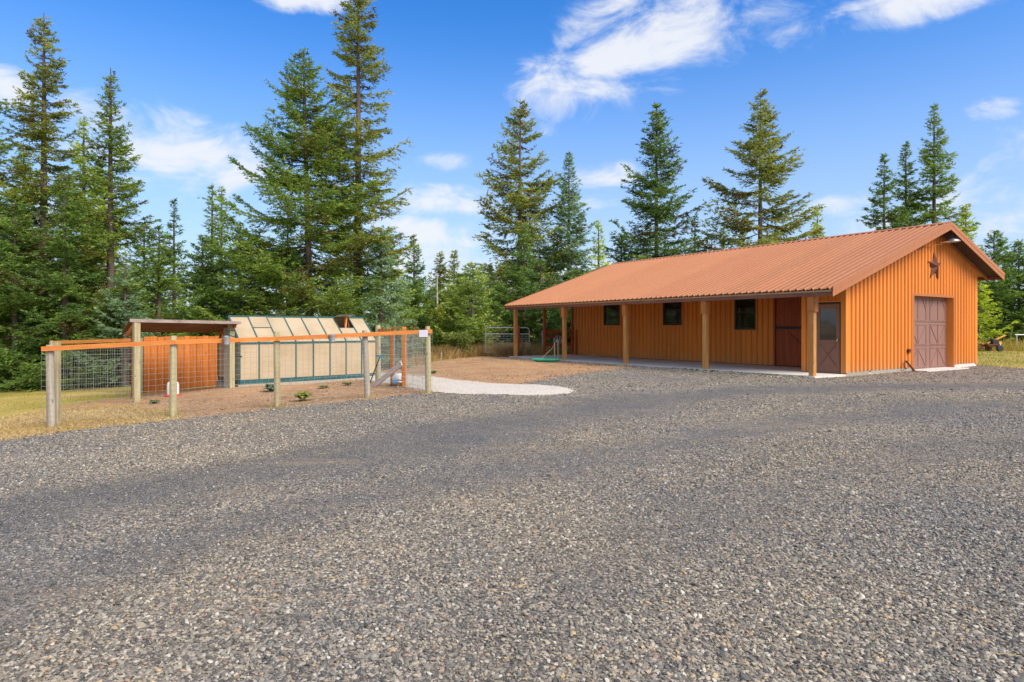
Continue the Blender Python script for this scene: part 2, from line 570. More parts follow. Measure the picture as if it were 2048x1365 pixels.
def M_gravel():
    m, t, b = mat_base('gravel_fines')
    tc = t.nodes.new('ShaderNodeTexCoord')
    def voro(scale):
        v = t.nodes.new('ShaderNodeTexVoronoi')
        v.inputs['Scale'].default_value = scale
        t.links.new(tc.outputs['Object'], v.inputs['Vector'])
        return v
    v1 = voro(60); v2 = voro(110)
    s1 = t.nodes.new('ShaderNodeSeparateColor'); t.links.new(v1.outputs['Color'], s1.inputs[0])
    stops = [(0.0, (0.045, 0.042, 0.040)), (0.3, (0.085, 0.078, 0.070)), (0.55, (0.145, 0.128, 0.108)), (0.75, (0.22, 0.185, 0.145)), (0.9, (0.32, 0.27, 0.205)), (1.0, (0.46, 0.41, 0.34))]
    c1 = ramp(t, s1.outputs[0], stops)
    s2 = t.nodes.new('ShaderNodeSeparateColor'); t.links.new(v2.outputs['Color'], s2.inputs[0])
    c2 = ramp(t, s2.outputs[0], [(0.0, (0.030, 0.030, 0.033)), (0.5, (0.075, 0.074, 0.075)), (0.85, (0.135, 0.128, 0.12)), (1.0, (0.30, 0.27, 0.235))])
    tr = track_fac(t)
    sc = t.nodes.new('ShaderNodeSeparateColor'); t.links.new(tr, sc.inputs[0])
    big = noise(t, 0.35, 5, 0.6)
    big2 = noise(t, 1.7, 5, 0.65)
    f = t.nodes.new('ShaderNodeMath'); f.operation = 'ADD'; f.use_clamp = True
    bs = t.nodes.new('ShaderNodeMapRange'); bs.inputs['From Min'].default_value = 0.45; bs.inputs['From Max'].default_value = 0.7; bs.inputs['To Max'].default_value = 0.55
    t.links.new(big2, bs.inputs['Value'])
    t.links.new(sc.outputs[0], f.inputs[0]); t.links.new(bs.outputs[0], f.inputs[1])
    col = mix(t, f.outputs[0], c1, c2)
    tint = ramp(t, big, [(0.35, (1.15, 1.16, 1.18)), (0.65, (1.42, 1.36, 1.21))])
    col = mix(t, 1.0, col, tint, 'MULTIPLY')
    # dusty bare streaks left along the tracks
    mp = t.nodes.new('ShaderNodeMapping'); mp.inputs['Rotation'].default_value = (0, 0, R(-52)); mp.inputs['Scale'].default_value = (0.55, 2.6, 1)
    t.links.new(tc.outputs['Object'], mp.inputs[0])
    ns = t.nodes.new('ShaderNodeTexNoise'); ns.inputs['Scale'].default_value = 0.9; ns.inputs['Detail'].default_value = 7; ns.inputs['Roughness'].default_value = .65
    t.links.new(mp.outputs[0], ns.inputs['Vector'])
    col = mix(t, ramp(t, ns.outputs[0], [(0.56, (0, 0, 0)), (0.68, (0.6,) * 3)]), col, (0.27, 0.205, 0.14))
    t.links.new(col, b.inputs['Base Color'])
    b.inputs['Roughness'].default_value = 0.85
    b.inputs['Specular IOR Level'].default_value = 0.25
    bump(t, b, v1.outputs['Distance'], -0.7, 0.012)
    return m
MT['gravel'] = M_gravel()
def M_stone():
    m, t, b = mat_base('gravel_stone')
    oi = t.nodes.new('ShaderNodeObjectInfo')
    col = ramp(t, oi.outputs['Random'], [(0.0, (0.055, 0.053, 0.053)), (0.15, (0.085, 0.082, 0.082)), (0.30, (0.13, 0.12, 0.11)),
        (0.45, (0.18, 0.165, 0.145)), (0.56, (0.115, 0.115, 0.112)), (0.66, (0.24, 0.212, 0.172)), (0.76, (0.29, 0.262, 0.222)), (0.84, (0.19, 0.178, 0.162)), (0.89, (0.34, 0.25, 0.145)),
        (0.92, (0.20, 0.13, 0.10)), (0.95, (0.32, 0.30, 0.265)), (1.0, (0.38, 0.365, 0.33))])
    # larger patches: dusty tan here, dark crusher fines in the wheel tracks
    nl = t.nodes.new('ShaderNodeTexNoise'); nl.inputs['Scale'].default_value = 0.35; nl.inputs['Detail'].default_value = 5; nl.inputs['Roughness'].default_value = .6
    t.links.new(oi.outputs['Location'], nl.inputs['Vector'])
    col = mix(t, 1.0, col, ramp(t, nl.outputs[0], [(0.35, (0.90, 0.91, 0.94)), (0.65, (1.18, 1.10, 0.97))]), 'MULTIPLY')
    ta = t.nodes.new('ShaderNodeAttribute'); ta.attribute_type = 'INSTANCER'; ta.attribute_name = 'trk'
    col = mix(t, ta.outputs['Fac'], col, mix(t, 1.0, col, (0.70, 0.72, 0.77), 'MULTIPLY'))
    n = noise(t, 2.0, 4, 0.6)
    col = mix(t, 0.35, col, n, 'OVERLAY')
    col = mix(t, 1.0, col, (1.30, 1.315, 1.27), 'MULTIPLY')
    t.links.new(col, b.inputs['Base Color'])
    b.inputs['Roughness'].default_value = 0.7
    b.inputs['Specular IOR Level'].default_value = 0.3
    return m
MT['stone'] = M_stone()
def M_path():
    m, t, b = mat_base('pale_path')
    n = noise(t, 55, 4, 0.7); n2 = noise(t, 1.2, 5, 0.6)
    col = ramp(t, n, [(0.25, (0.30, 0.25, 0.19)), (0.5, (0.60, 0.54, 0.46)), (0.75, (0.75, 0.69, 0.61))])
    f = ramp(t, n2, [(0.5, (0, 0, 0)), (0.8, (0.4,) * 3)])
    col = mix(t, f, col, (0.5, 0.38, 0.26))
    t.links.new(col, b.inputs['Base Color'])
    b.inputs['Roughness'].default_value = 0.9
    bump(t, b, n, 0.8, 0.02)
    return m
MT['path'] = M_path()
#PART2

# ------------------------------------------------------------------ ground
def inside(P, poly):
    x, y = P[:, 0], P[:, 1]
    r = np.zeros(len(P), bool)
    q = np.asarray(poly)
    for (x0, y0), (x1, y1) in zip(q, np.roll(q, -1, 0)):
        c = (y0 > y) != (y1 > y)
        with np.errstate(divide='ignore', invalid='ignore'):
            xi = (x1 - x0) * (y - y0) / (y1 - y0) + x0
        r ^= c & (x < xi)
    return r
def ragged(poly, step, amp, seed=0):
    rs = np.random.RandomState(seed)
    out = []
    q = [np.array(p[:2], float) for p in poly]
    for a, b in zip(q, q[1:] + q[:1]):
        L = np.linalg.norm(b - a)
        st = step if min(np.linalg.norm(a), np.linalg.norm(b)) < 45 else 2.0
        n = max(1, int(L / st))
        nr = np.array([-(b - a)[1], (b - a)[0]]) / max(L, 1e-6)
        for i in range(n):
            p = a + (b - a) * i / n
            out.append(p + nr * (rs.rand() - 0.5) * 2 * amp)
    return np.array(out)
def sheet(name, poly, dz, mat, grid, crown=None, col=None, kind='structure', label=None):
    rs = np.random.RandomState(3)
    x0, y0 = poly.min(0); x1, y1 = poly.max(0)
    gx, gy = np.meshgrid(np.arange(x0, x1, grid), np.arange(y0, y1, grid))
    P = np.stack([gx.ravel(), gy.ravel()], 1) + (rs.rand(gx.size, 2) - 0.5) * grid * 0.5
    P = P[inside(P, poly)]
    # keep interior points away from the rim
    keep = np.ones(len(P), bool)
    for i in range(0, len(P), 2000):
        d = np.min(np.linalg.norm(P[i:i + 2000, None] - poly[None], axis=2), 1)
        keep[i:i + 2000] = d > 0.12
    P = P[keep]
    allp = np.concatenate([poly, P])
    nb = len(poly)
    r = delaunay_2d_cdt([Vector(p) for p in allp], [], [list(range(nb))], 1, 1e-5)
    V = np.array([(v.x, v.y) for v in r[0]])
    T = np.array([f for f in r[2] if len(f) == 3])
    a = V[T[:, 1]] - V[T[:, 0]]; b = V[T[:, 2]] - V[T[:, 0]]
    fl = a[:, 0] * b[:, 1] - a[:, 1] * b[:, 0] < 0
    T[fl] = T[fl][:, ::-1]
    z = g(V[:, 0], V[:, 1]) + dz
    if crown is not None:
        z = z + crown(V)
    c = col(V) if col is not None else None
    ob = tri_mesh(name, np.column_stack([V, z]), mat, T=T, col=c)
    ob.data.polygons.foreach_set('use_smooth', np.ones(len(T), bool))
    tag(ob, label, None, None, kind)
    return ob

def make_ground():
    def ax(a, b, n, k):
        s = np.linspace(-1, 1, n)
        s = np.sinh(s * k) / np.sinh(k)
        return np.where(s < 0, -s * a, s * b)
    xs = ax(-900, 900, 190, 5.2); ys = ax(-300, 1500, 240, 5.6) + 14
    X, Y = np.meshgrid(xs, ys)
    V = np.column_stack([X.ravel(), Y.ravel(), g(X, Y).ravel()])
    n, m = len(xs), len(ys)
    i = np.arange((n - 1) * (m - 1)); r = i // (n - 1); c = i % (n - 1)
    T = np.column_stack([r * n + c, r * n + c + 1, (r + 1) * n + c + 1, (r + 1) * n + c])
    ob = tri_mesh('ground', V, MT['ground'], T=T)
    ob.data.polygons.foreach_set('use_smooth', np.ones(len(T), bool))
    tag(ob, kind='structure')
make_ground()

H2 = lambda px, py: np.array(hit(px, py)[:2])
dirt_px = [(-300, 925), (-120, 878), (0, 848), (70, 826), (120, 815), (210, 800), (285, 797), (290, 790), (452, 772), (480, 756), (600, 735), (760, 738), (815, 735), (880, 722), (960, 713),
           (1030, 717), (1110, 717), (1250, 729), (1320, 738), (1230, 775), (1100, 800), (900, 800), (740, 812), (560, 830), (350, 860), (100, 890), (-60, 915), (-300, 945)]
DIRT = ragged([H2(*p) for p in dirt_px], 0.3, 0.10, 1)
grav_px = [(-500, 962), (-200, 915), (0, 883), (100, 871), (200, 858), (350, 842), (560, 818), (740, 801), (858, 789), (930, 791), (1010, 781),
           (1050, 771), (1105, 758), (1180, 746), (1250, 738)]
TH = 0.591
DV = np.array([-math.sin(TH), math.cos(TH)]); NV = np.array([math.cos(TH), math.sin(TH)])
def bp(D, t):
    return DV * t + NV * D
Tg, Tfar, Dk, Dw, Db, Dp, Tp0, SP = 9.85, 24.68, 18.22, 20.30, 27.16, 16.79, 10.0, 3.68
De, ZE, ZR = 16.60, 2.486, 4.90
DR = (Dw + Db) / 2
Tr, Te = 9.33, 25.35
SL = (ZR - ZE) / (DR - De)
GR = [H2(*p) for p in grav_px] + [bp(Dp + 0.3, 16.0), bp(Dp + 0.3, 10.4), bp(Dk + .1, Tg + 0.2), bp(Db + 0.3, Tg + 0.2), bp(Db + 0.9, Tg + 1.0),
      H2(2010, 736), H2(2048, 739), np.array([40, 20.]), np.array([42, -14.]), np.array([-22, -14.]), np.array([-20, 3.])]
GRAVEL = ragged(GR, 0.22, 0.10, 2)

tracks_px = [[(-200, 1075), (150, 1010), (450, 960), (800, 895), (1080, 838), (1290, 800), (1600, 778), (2300, 770)],
             [(-100, 1250), (420, 1075), (800, 985), (1180, 915), (1480, 862), (1900, 815), (2400, 790)],
             [(900, 1420), (1300, 1090), (1600, 960), (2100, 860), (2600, 820)]]
TRK = [np.array([H2(*p) for p in L]) for L in tracks_px]
def seg_dist(P, L):
    d = np.full(len(P), 1e9)
    for a, b in zip(L[:-1], L[1:]):
        ab = b - a
        s = np.clip(((P - a) @ ab) / (ab @ ab), 0, 1)
        d = np.minimum(d, np.linalg.norm(P - a - s[:, None] * ab, axis=1))
    return d
def track(P):
    x, y = P[:, 0], P[:, 1]
    wob = 0.30 * np.sin(x * 1.1 + y * .7) + 0.25 * np.sin(x * 2.7 - y * 1.9) + .15 * np.sin(x * 6.1 + y * 4.3)
    r = np.zeros(len(P))
    for L, wd, k in zip(TRK, (0.9, 0.55, 0.4), (.8, 0.55, 0.4)):
        d = seg_dist(P, L) + wob * 0.5
        r = np.maximum(r, k * np.clip(1.35 - d / wd, 0, 1))
    return r

sheet('dirt', DIRT, 0.005, MT['dirt'], 0.6, crown=lambda V: 0.03 * np.exp(-((V[:, 0] + 0.5) / 2.2) ** 2 - ((V[:, 1] - 23) / 4.0) ** 2) + .14 * np.exp(-((V[:, 0] + 7.3) / 1.3) ** 2 - ((V[:, 1] - 16.9) / 1.0) ** 2), label='bare orange brown dirt between the run and the porch')
sheet('gravel_yard', GRAVEL, 0.014, MT['gravel'], 0.3, col=lambda V: np.repeat(track(V)[:, None], 3, 1), label='grey crushed gravel yard in front of the barn')
path_px = [(700, 742), (757, 746), (815, 751), (870, 756), (930, 764), (985, 770), (1040, 771), (1095, 773), (1130, 777), (1148, 783), (1135, 789),
           (1085, 793), (1000, 791), (920, 790), (868, 786), (820, 777), (770, 767), (700, 757)]
PATH = ragged([H2(*p) for p in path_px], 0.16, 0.05, 5)
def path_crown(V):
    d = np.min(np.linalg.norm(V[:, None] - PATH[None], axis=2), 1)
    return 0.05 * np.clip(d / 0.4, 0, 1) ** 0.7
sheet('pale_gravel_path', PATH, 0.02, MT['path'], 0.25, crown=path_crown, label='whitish crushed limestone path leading from the run gate')

# loose stones
def make_gravel():
    rs = np.random.RandomState(11)
    sc = bpy.data.collections.new('stone_kinds')
    for k in range(8):
        b = MB()
        V = []
        import bmesh
        bm = bmesh.new()
        bmesh.ops.create_icosphere(bm, subdivisions=1, radius=0.5)
        fl = rs.uniform(0.42, 0.75)
        for v in bm.verts:
            v.co *= rs.uniform(0.62, 1.15)
            v.co.x *= rs.uniform(1.0, 1.12); v.co.z *= fl
        me = bpy.data.meshes.new('stone_kind')
        bm.to_mesh(me); bm.free()
        if k == 5:
            me.polygons.foreach_set('use_smooth', [True] * len(me.polygons))
        me.materials.append(MT['stone'])
        sc.objects.link(bpy.data.objects.new('stone_kind', me))
    pts = []; scl = []
    def band(y0, y1, dens, smin, smax, margin):
        xr = 0.84 * y1 + margin
        n = int(dens * 2 * xr * (y1 - y0))
        P = np.column_stack([rs.uniform(-xr, xr, n), rs.uniform(y0, y1, n)])
        P = P[np.abs(P[:, 0]) < 0.84 * P[:, 1] + margin]
        P = P[inside(P, GRAVEL)]
        tr = track(P)
        x, y = P[:, 0], P[:, 1]
        patch = 0.5 + 0.5 * np.sin(x * 0.8 + 1.7 * np.sin(y * 0.5)) * np.sin(y * 1.1 + x * 0.3)
        keep = rs.rand(len(P)) < np.clip(1.0 - 0.62 * tr, 0.1, 1) * (0.7 + 0.3 * patch)
        P = P[keep]; tr = tr[keep]
        s = smin + (smax - smin) * rs.rand(len(P)) ** 2.6
        s *= 1 - .5 * tr
        big = rs.rand(len(P)) < 0.006
        s = np.where(big, s * 1.8, s)
        pts.append(P); scl.append(s)
    band(1.5, 3.2, 9000, 0.0066, 0.027, 0.8)
    band(3.2, 5.0, 7000, 0.0066, 0.026, 0.8)
    band(5.0, 8.0, 3400, 0.0085, 0.028, 0.8)
    band(8.0, 13.0, 1000, 0.012, 0.032, 0.8)
    band(13.0, 26.0, 90, 0.025, 0.055, 0.8)
    P = np.concatenate(pts); s = np.concatenate(scl)
    # a few stones strewn past the edge, and the stones banked along the slab
    E = GRAVEL[(GRAVEL[:, 1] > 4) & (GRAVEL[:, 1] < 32)]
    Q = E[rs.randint(0, len(E), 9000)] + rs.normal(0, 0.16, (9000, 2))
    P = np.concatenate([P, Q]); s = np.concatenate([s, rs.uniform(0.012, 0.04, len(Q))])
    n0 = 9000
    tt = rs.uniform(10.2, 25.5, n0); dd = Dp - 0.12 - np.abs(rs.normal(0, 0.28, n0))
    Q = DV[None] * tt[:, None] + NV[None] * dd[:, None]
    P = np.concatenate([P, Q]); s = np.concatenate([s, rs.uniform(0.025, 0.065, n0)])
    Q = np.column_stack([rs.uniform(-12, 4, 2600), rs.uniform(9, 31, 2600)])
    Q = Q[inside(Q, DIRT) & ~inside(Q, GRAVEL) & ~inside(Q, PATH)]
    P = np.concatenate([P, Q]); s = np.concatenate([s, 0.010 + 0.04 * rs.rand(len(Q)) ** 4])
    n = len(P)
    z = g(P[:, 0], P[:, 1]) + 0.014 + s * 0.12
    me = bpy.data.meshes.new('loose_gravel')
    me.vertices.add(n)
    me.vertices.foreach_set('co', np.column_stack([P, z]).reshape(-1).astype(np.float32))
    a = me.attributes.new('rot', 'FLOAT_VECTOR', 'POINT')
    a.data.foreach_set('vector', np.column_stack([rs.normal(0, 0.35, n), rs.normal(0, 0.35, n), rs.uniform(0, 6.28, n)]).reshape(-1).astype(np.float32))
    a = me.attributes.new('scl', 'FLOAT_VECTOR', 'POINT')
    a.data.foreach_set('vector', np.column_stack([s * rs.uniform(0.9, 1.6, n), s, s * rs.uniform(0.8, 1.1, n)]).reshape(-1).astype(np.float32))
    a = me.attributes.new('trk', 'FLOAT', 'POINT')
    a.data.foreach_set('value', track(P).astype(np.float32))
    a = me.attributes.new('idx', 'INT', 'POINT')
    a.data.foreach_set('value', rs.randint(0, 8, n).astype(np.int32))
    ob = bpy.data.objects.new('loose_gravel', me)
    COL.objects.link(ob)
    me.materials.append(MT['stone'])
    tag(ob, 'loose grey and tan stones strewn over the gravel yard', 'gravel', kind='stuff')
    ng = bpy.data.node_groups.new('scatter_stones', 'GeometryNodeTree')
    ng.interface.new_socket('Geometry', in_out='INPUT', socket_type='NodeSocketGeometry')
    ng.interface.new_socket('Geometry', in_out='OUTPUT', socket_type='NodeSocketGeometry')
    A = ng.nodes.new; Lk = ng.links.new
    gi = A('NodeGroupInput'); go = A('NodeGroupOutput')
    ip = A('GeometryNodeInstanceOnPoints')
    ci = A('GeometryNodeCollectionInfo')
    ci.inputs['Collection'].default_value = sc
    ci.inputs['Separate Children'].default_value = True
    ci.inputs['Reset Children'].default_value = True
    ip.inputs['Pick Instance'].default_value = True
    def attr(nm, dt):
        q = A('GeometryNodeInputNamedAttribute'); q.data_type = dt
        q.inputs['Name'].default_value = nm
        return [o for o in q.outputs if o.enabled and o.name == 'Attribute'][0]
    Lk(gi.outputs[0], ip.inputs['Points'])
    Lk(ci.outputs[0], ip.inputs['Instance'])
    Lk(attr('idx', 'INT'), ip.inputs['Instance Index'])
    Lk(attr('rot', 'FLOAT_VECTOR'), ip.inputs['Rotation'])
    Lk(attr('scl', 'FLOAT_VECTOR'), ip.inputs['Scale'])
    Lk(ip.outputs[0], go.inputs[0])
    md = ob.modifiers.new('scatter', 'NODES')
    md.node_group = ng
    print('stones', n)
make_gravel()

# ------------------------------------------------------------------ barn
o2 = bp(Dk, Tg)
BARN = thing('barn', 'long orange metal barn with copper roof and open front porch', 'barn', (o2[0], o2[1], 0), TH)
# barn frame: x = depth D - Dk, y = length t - Tg
def bl(D, t, z):
    return Vector((D - Dk, t - Tg, z))
RIB = 0.2286
def rib_profile(u0, u1, h=0.02, phase=0.0, gd=0.022):
    """raised rib with an added groove along its foot for a dark shade line, every RIB metres"""
    prof = [(-0.072, 0), (-0.068, -gd), (-0.040, -gd), (-0.036, 0), (-0.016, h), (0.016, h), (0.034, 0)]  # the sunk points are an invented groove, standing in for the rib's shaded side
    xs, hs_ = [p[0] for p in prof], [p[1] for p in prof]
    def hat(u):
        x = (u - phase + RIB / 2) % RIB - RIB / 2
        return float(np.interp(x, xs, hs_, left=0, right=0))
    us = {u0, u1}
    k = math.floor((u0 - phase) / RIB) - 1
    while phase + k * RIB < u1 + RIB:
        for dx in xs:
            if u0 + 1e-4 < phase + k * RIB + dx < u1 - 1e-4:
                us.add(phase + k * RIB + dx)
        k += 1
    return [(u, hat(u)) for u in sorted(us)]
def clad(part_name, P0, U, W, u0, u1, z0, top, opens, mat, parent_name, thick=0.09):
    """wall along U from P0 (barn coordinates), outward normal W: backing part with ribbed siding sheets as its children"""
    P0 = Vector(P0); U = Vector(U); W = Vector(W)
    def segs(a, b):
        z = [(z0, None)]
        mid = (a + b) / 2
        os_ = sorted([o for o in opens if o[0] - 1e-5 <= mid <= o[1] + 1e-5], key=lambda o: o[2])
        lo = z0; r = []
        for o in os_:
            if o[2] > lo + 1e-4: r.append((lo, o[2]))
            lo = o[3]
        r.append((lo, None))
        return r
    cuts = sorted({u0, u1} | {c for o in opens for c in o[:2] if u0 < c < u1} | ({DR - Dk} if top[1] and u0 < DR - Dk < u1 else set()))
    tf = top[0]
    bk = MB()
    for a, b in zip(cuts[:-1], cuts[1:]):
        for s0, s1 in segs(a, b):
            ta, tb = (tf(a), tf(b)) if s1 is None else (s1, s1)
            q = [P0 + U * a - W * .03, P0 + U * b - W * .03, P0 + U * b - W * thick, P0 + U * a - W * thick]
            vs = [p + Vector((0, 0, s0)) for p in q] + [q[0] + Vector((0, 0, ta)), q[1] + Vector((0, 0, tb)), q[2] + Vector((0, 0, tb)), q[3] + Vector((0, 0, ta))]
            bk.add(vs, [(3, 2, 1, 0), (4, 5, 6, 7), (0, 1, 5, 4), (2, 3, 7, 6), (0, 4, 7, 3), (1, 2, 6, 5)])
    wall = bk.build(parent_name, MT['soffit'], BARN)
    n = max(1, round((u1 - u0) / (4 * RIB)))
    for i in range(n):
        a = u0 + (u1 - u0) * i / n; b = u0 + (u1 - u0) * (i + 1) / n
        a = u0 + 4 * RIB * i; b = min(u1, a + 4 * RIB) if i < n - 1 else u1
        pr = rib_profile(a, b, 0.032, u0 + RIB / 2)
        def hat(u):
            for (x0, h0), (x1, h1) in zip(pr[:-1], pr[1:]):
                if x0 <= u <= x1:
                    return h0 + (h1 - h0) * (u - x0) / max(x1 - x0, 1e-9)
            return 0
        us = sorted({p[0] for p in pr} | {c for c in cuts if a < c < b})
        mb = MB()
        for c0, c1 in zip(us[:-1], us[1:]):
            h0, h1 = hat(c0), hat(c1)
            for s0, s1 in segs(c0, c1):
                t0_, t1_ = (tf(c0), tf(c1)) if s1 is None else (s1, s1)
                A_ = P0 + U * c0 + W * (h0 + 0.003); B_ = P0 + U * c1 + W * (h1 + 0.003)
                mb.add([A_ + Vector((0, 0, s0)), B_ + Vector((0, 0, s0)), B_ + Vector((0, 0, t1_)), A_ + Vector((0, 0, t0_))], [(0, 1, 2, 3)])
        mb.build('siding_sheet', mat, wall)
    return wall
def roof_z(D):
    return ZR - SL * abs(D - DR)
under = lambda x: roof_z(x + Dk) - 0.14          # x measured from the bump-out corner
# opening positions read off the photograph
def onD(px, py, D):
    u, v = ray(px, py)
    k = D / (u * NV[0] + NV[1])
    return (u * DV[0] + DV[1]) * k, CAMH + v * k
def onT(px, py, T):
    u, v = ray(px, py)
    k = T / (u * DV[0] + DV[1])
    return (u * NV[0] + NV[1]) * k, CAMH + v * k
SLAB = 0.07
# gable end (faces the yard on the right): runs along D at t = Tg
gd0, gd1, gzt = onT(1826, 590, Tg)[0], onT(1906, 596, Tg)[0], onT(1826, 590, Tg)[1]
clad('wall', (0, 0, 0), (1, 0, 0), (0, -1, 0), 0.0, Db - Dk, 0.13, (under, True), [(gd0 - Dk, gd1 - Dk, -1, gzt)], MT['siding'], 'gable_wall')
# bump-out with the walk door, facing the porch front
kd0, kd1 = onD(1683, 700, Dk)[0], onD(1628, 700, Dk)[0]
kb = 11.16
WDZ = onD(1683, 604, Dk)[1]
zt = roof_z(Dk) - 0.14
clad('wall', (0, 0, 0), (0, 1, 0), (-1, 0, 0), 0.0, kb - Tg, SLAB + .02, (lambda u: zt, False), [(kd0 - Tg, kd1 - Tg, -1, WDZ)], MT['siding'], 'bump_out_wall')
clad('wall', (0, kb - Tg, 0), (1, 0, 0), (0, 1, 0), 0.0, Dw - Dk, SLAB + .02, (under, False), [], MT['siding'], 'bump_out_return')
# main front wall
wins = []
for x0, x1, yb in ((1208, 1241, 651), (1327, 1365, 651), (1470, 1513, 660)):
    a, b = onD(x1, yb, Dw)[0], onD(x0, yb, Dw)[0]
    zb = onD((x0 + x1) / 2, yb, Dw)[1]
    wins.append((a, b, zb, zb + 1.22))
dd1 = onD(1548, 700, Dw)[0]; dd0 = dd1 - 1.18
zt2 = roof_z(Dw) - 0.14
ops = [(a - kb, b - kb, z0, z1) for a, b, z0, z1 in wins] + [(dd0 - kb, dd1 - kb, -1, 2.65)]
clad('wall', (Dw - Dk, kb - Tg, 0), (0, 1, 0), (-1, 0, 0), 0.0, Tfar - kb, SLAB + .015, (lambda u: zt2, False), ops, MT['siding'], 'front_wall')
# far end and rear
clad('wall', (Dw - Dk, Tfar - Tg, 0), (1, 0, 0), (0, 1, 0), 0.0, Db - Dw, 0.1, (lambda x: roof_z(x + Dw) - .14, False), [], MT['siding'], 'end_wall')
clad('wall', (Db - Dk, 0, 0), (0, 1, 0), (1, 0, 0), 0.0, Tfar - Tg, 0.1, (lambda u: roof_z(Db) - .14, False), [], MT['siding'], 'rear_wall')

# slab and apron
mb = MB(); mb.box(Dp - 0.14 - Dk, Dw - Dk, 0.0, Tfar + .4 - Tg, -0.12, SLAB)
slab = mb.build('porch_slab', MT['concrete'], BARN)
rs_ = np.random.RandomState(5)
mb = MB()
for i in range(26):
    t_ = rs_.uniform(10.2, 15.0); a = rs_.uniform(.03, .10)
    c = bl(Dp - 0.15, t_, 0.035)
    mb.lathe([(a, -.02), (a * .8, .012), (a * .3, .025), (0.001, .028)], c, 7)
mb.build('moss', MT['moss'], slab)['kind'] = 'stuff'
mb = MB(); mb.box(gd0 - Dk - .05, gd1 - Dk + .1, -0.45, 0.3, -0.05, 0.035)
mb.build('door_apron', MT['concrete'], BARN)
for a, b in ((0.02, 1.35), (1.42, gd0 - Dk - 0.1)):
    mb = MB(); mb.box(a, b, -0.004, 0.09, -0.06, 0.127)
    mb.build('skirt_board', MT['post_grey'], BARN)
mb = MB(); mb.box(gd1 - Dk + .12, Db - Dk, -0.004, 0.09, -0.06, 0.127)
mb.build('skirt_board', MT['concrete'], BARN)

# corner trims
for D_, t_, sx, sy in ((Dk, Tg, -1, -1), (Db, Tg, 1, -1), (Dk, kb, -1, 1)):
    c = bl(D_, t_, 0)
    z1 = roof_z(D_) - .16
    mb = MB()
    mb.box(min(c.x, c.x - sx * .1) if sx > 0 else c.x - .03, max(c.x, c.x - sx * .1) if sx < 0 else c.x + .03, c.y - .03 if sy < 0 else c.y + .0, c.y + .0 if sy < 0 else c.y + .03, 0.1, z1)
    mb.box(c.x - .03 if sx < 0 else c.x + .001, c.x - .001 if sx < 0 else c.x + .03, c.y + .001 if sy < 0 else c.y - .1, c.y + .1 if sy < 0 else c.y - .001, 0.1, z1)
    mb.build('corner_trim', MT['siding'], BARN)

# roof: near and far slopes with ribbed sheets
def roof(De_, name):
    s = -1 if De_ < DR else 1
    Zb = roof_z(De_)
    mb = MB()
    q = [(De_, Zb), (DR, ZR)]
    off = 0.10
    def cs(D, z, t): return bl(D, t, z)
    a = [cs(De_, Zb - .05, Tr + .02), cs(DR, ZR - .05, Tr + .02), cs(DR, ZR - off, Tr + .02), cs(De_, Zb - off, Tr + .02)]
    b = [cs(De_, Zb - .05, Te - .02), cs(DR, ZR - .05, Te - .02), cs(DR, ZR - off, Te - .02), cs(De_, Zb - off, Te - .02)]
    mb.add(a + b, [(0, 1, 2, 3), (7, 6, 5, 4), (0, 4, 5, 1), (2, 6, 7, 3), (0, 3, 7, 4)])
    rf = mb.build(name, MT['deck_wood'], BARN)
    sa = [cs(De_ + (-s) * .01, roof_z(De_ - s * .01) - off - .004, Tr + .03), cs(DR, ZR - off - .004, Tr + .03)]
    sb = [p + Vector((0, Tg - Tr - .05, 0)) for p in sa]
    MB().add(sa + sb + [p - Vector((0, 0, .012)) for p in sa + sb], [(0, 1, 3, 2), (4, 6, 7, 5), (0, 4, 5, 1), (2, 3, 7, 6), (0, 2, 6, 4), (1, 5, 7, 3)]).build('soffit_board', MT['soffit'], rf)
    n = math.ceil((Te - Tr) / (4 * RIB))
    lo = De_ + s * 0.06
    zlo = roof_z(lo)
    nrm = Vector((s * SL, 0, 1)).normalized()
    for i in range(n):
        t0 = Tr + 4 * RIB * i; t1 = min(Te, t0 + 4 * RIB)
        pr = rib_profile(t0, t1, 0.030, Tr + RIB * .4, 0.034)
        vs = []; fs = []
        for u, h in pr:
            vs.append(bl(lo, u, zlo) + nrm * (h + .002)); vs.append(bl(DR, u, ZR) + nrm * (h + .002))
        for k in range(len(pr) - 1):
            f = (2 * k, 2 * k + 1, 2 * k + 3, 2 * k + 2)
            fs.append(f if s > 0 else f[::-1])
        MB().add(vs, fs).build('roof_sheet', MT['roofing'], rf)
    return rf
Dbe = 28.15
near_roof = roof(De, 'porch_side_roof')
far_roof = roof(Dbe, 'rear_roof')
mb = MB()
for s in (-1, 1):
    nr = Vector((s * SL, 0, 1)).normalized(); dn = Vector((s, 0, -SL)).normalized()
    a, b = bl(DR, Tr - .03, ZR + .035), bl(DR, Te + .02, ZR + .035)
    vs = [a, b, b + dn * .2, a + dn * .2]
    vs += [v - Vector((0, 0, .012)) for v in vs]
    mb.add(vs, [(0, 1, 2, 3), (7, 6, 5, 4), (2, 6, 7, 3), (0, 3, 7, 4), (1, 5, 6, 2)])
mb.build('ridge_cap', MT['roofing'], BARN)
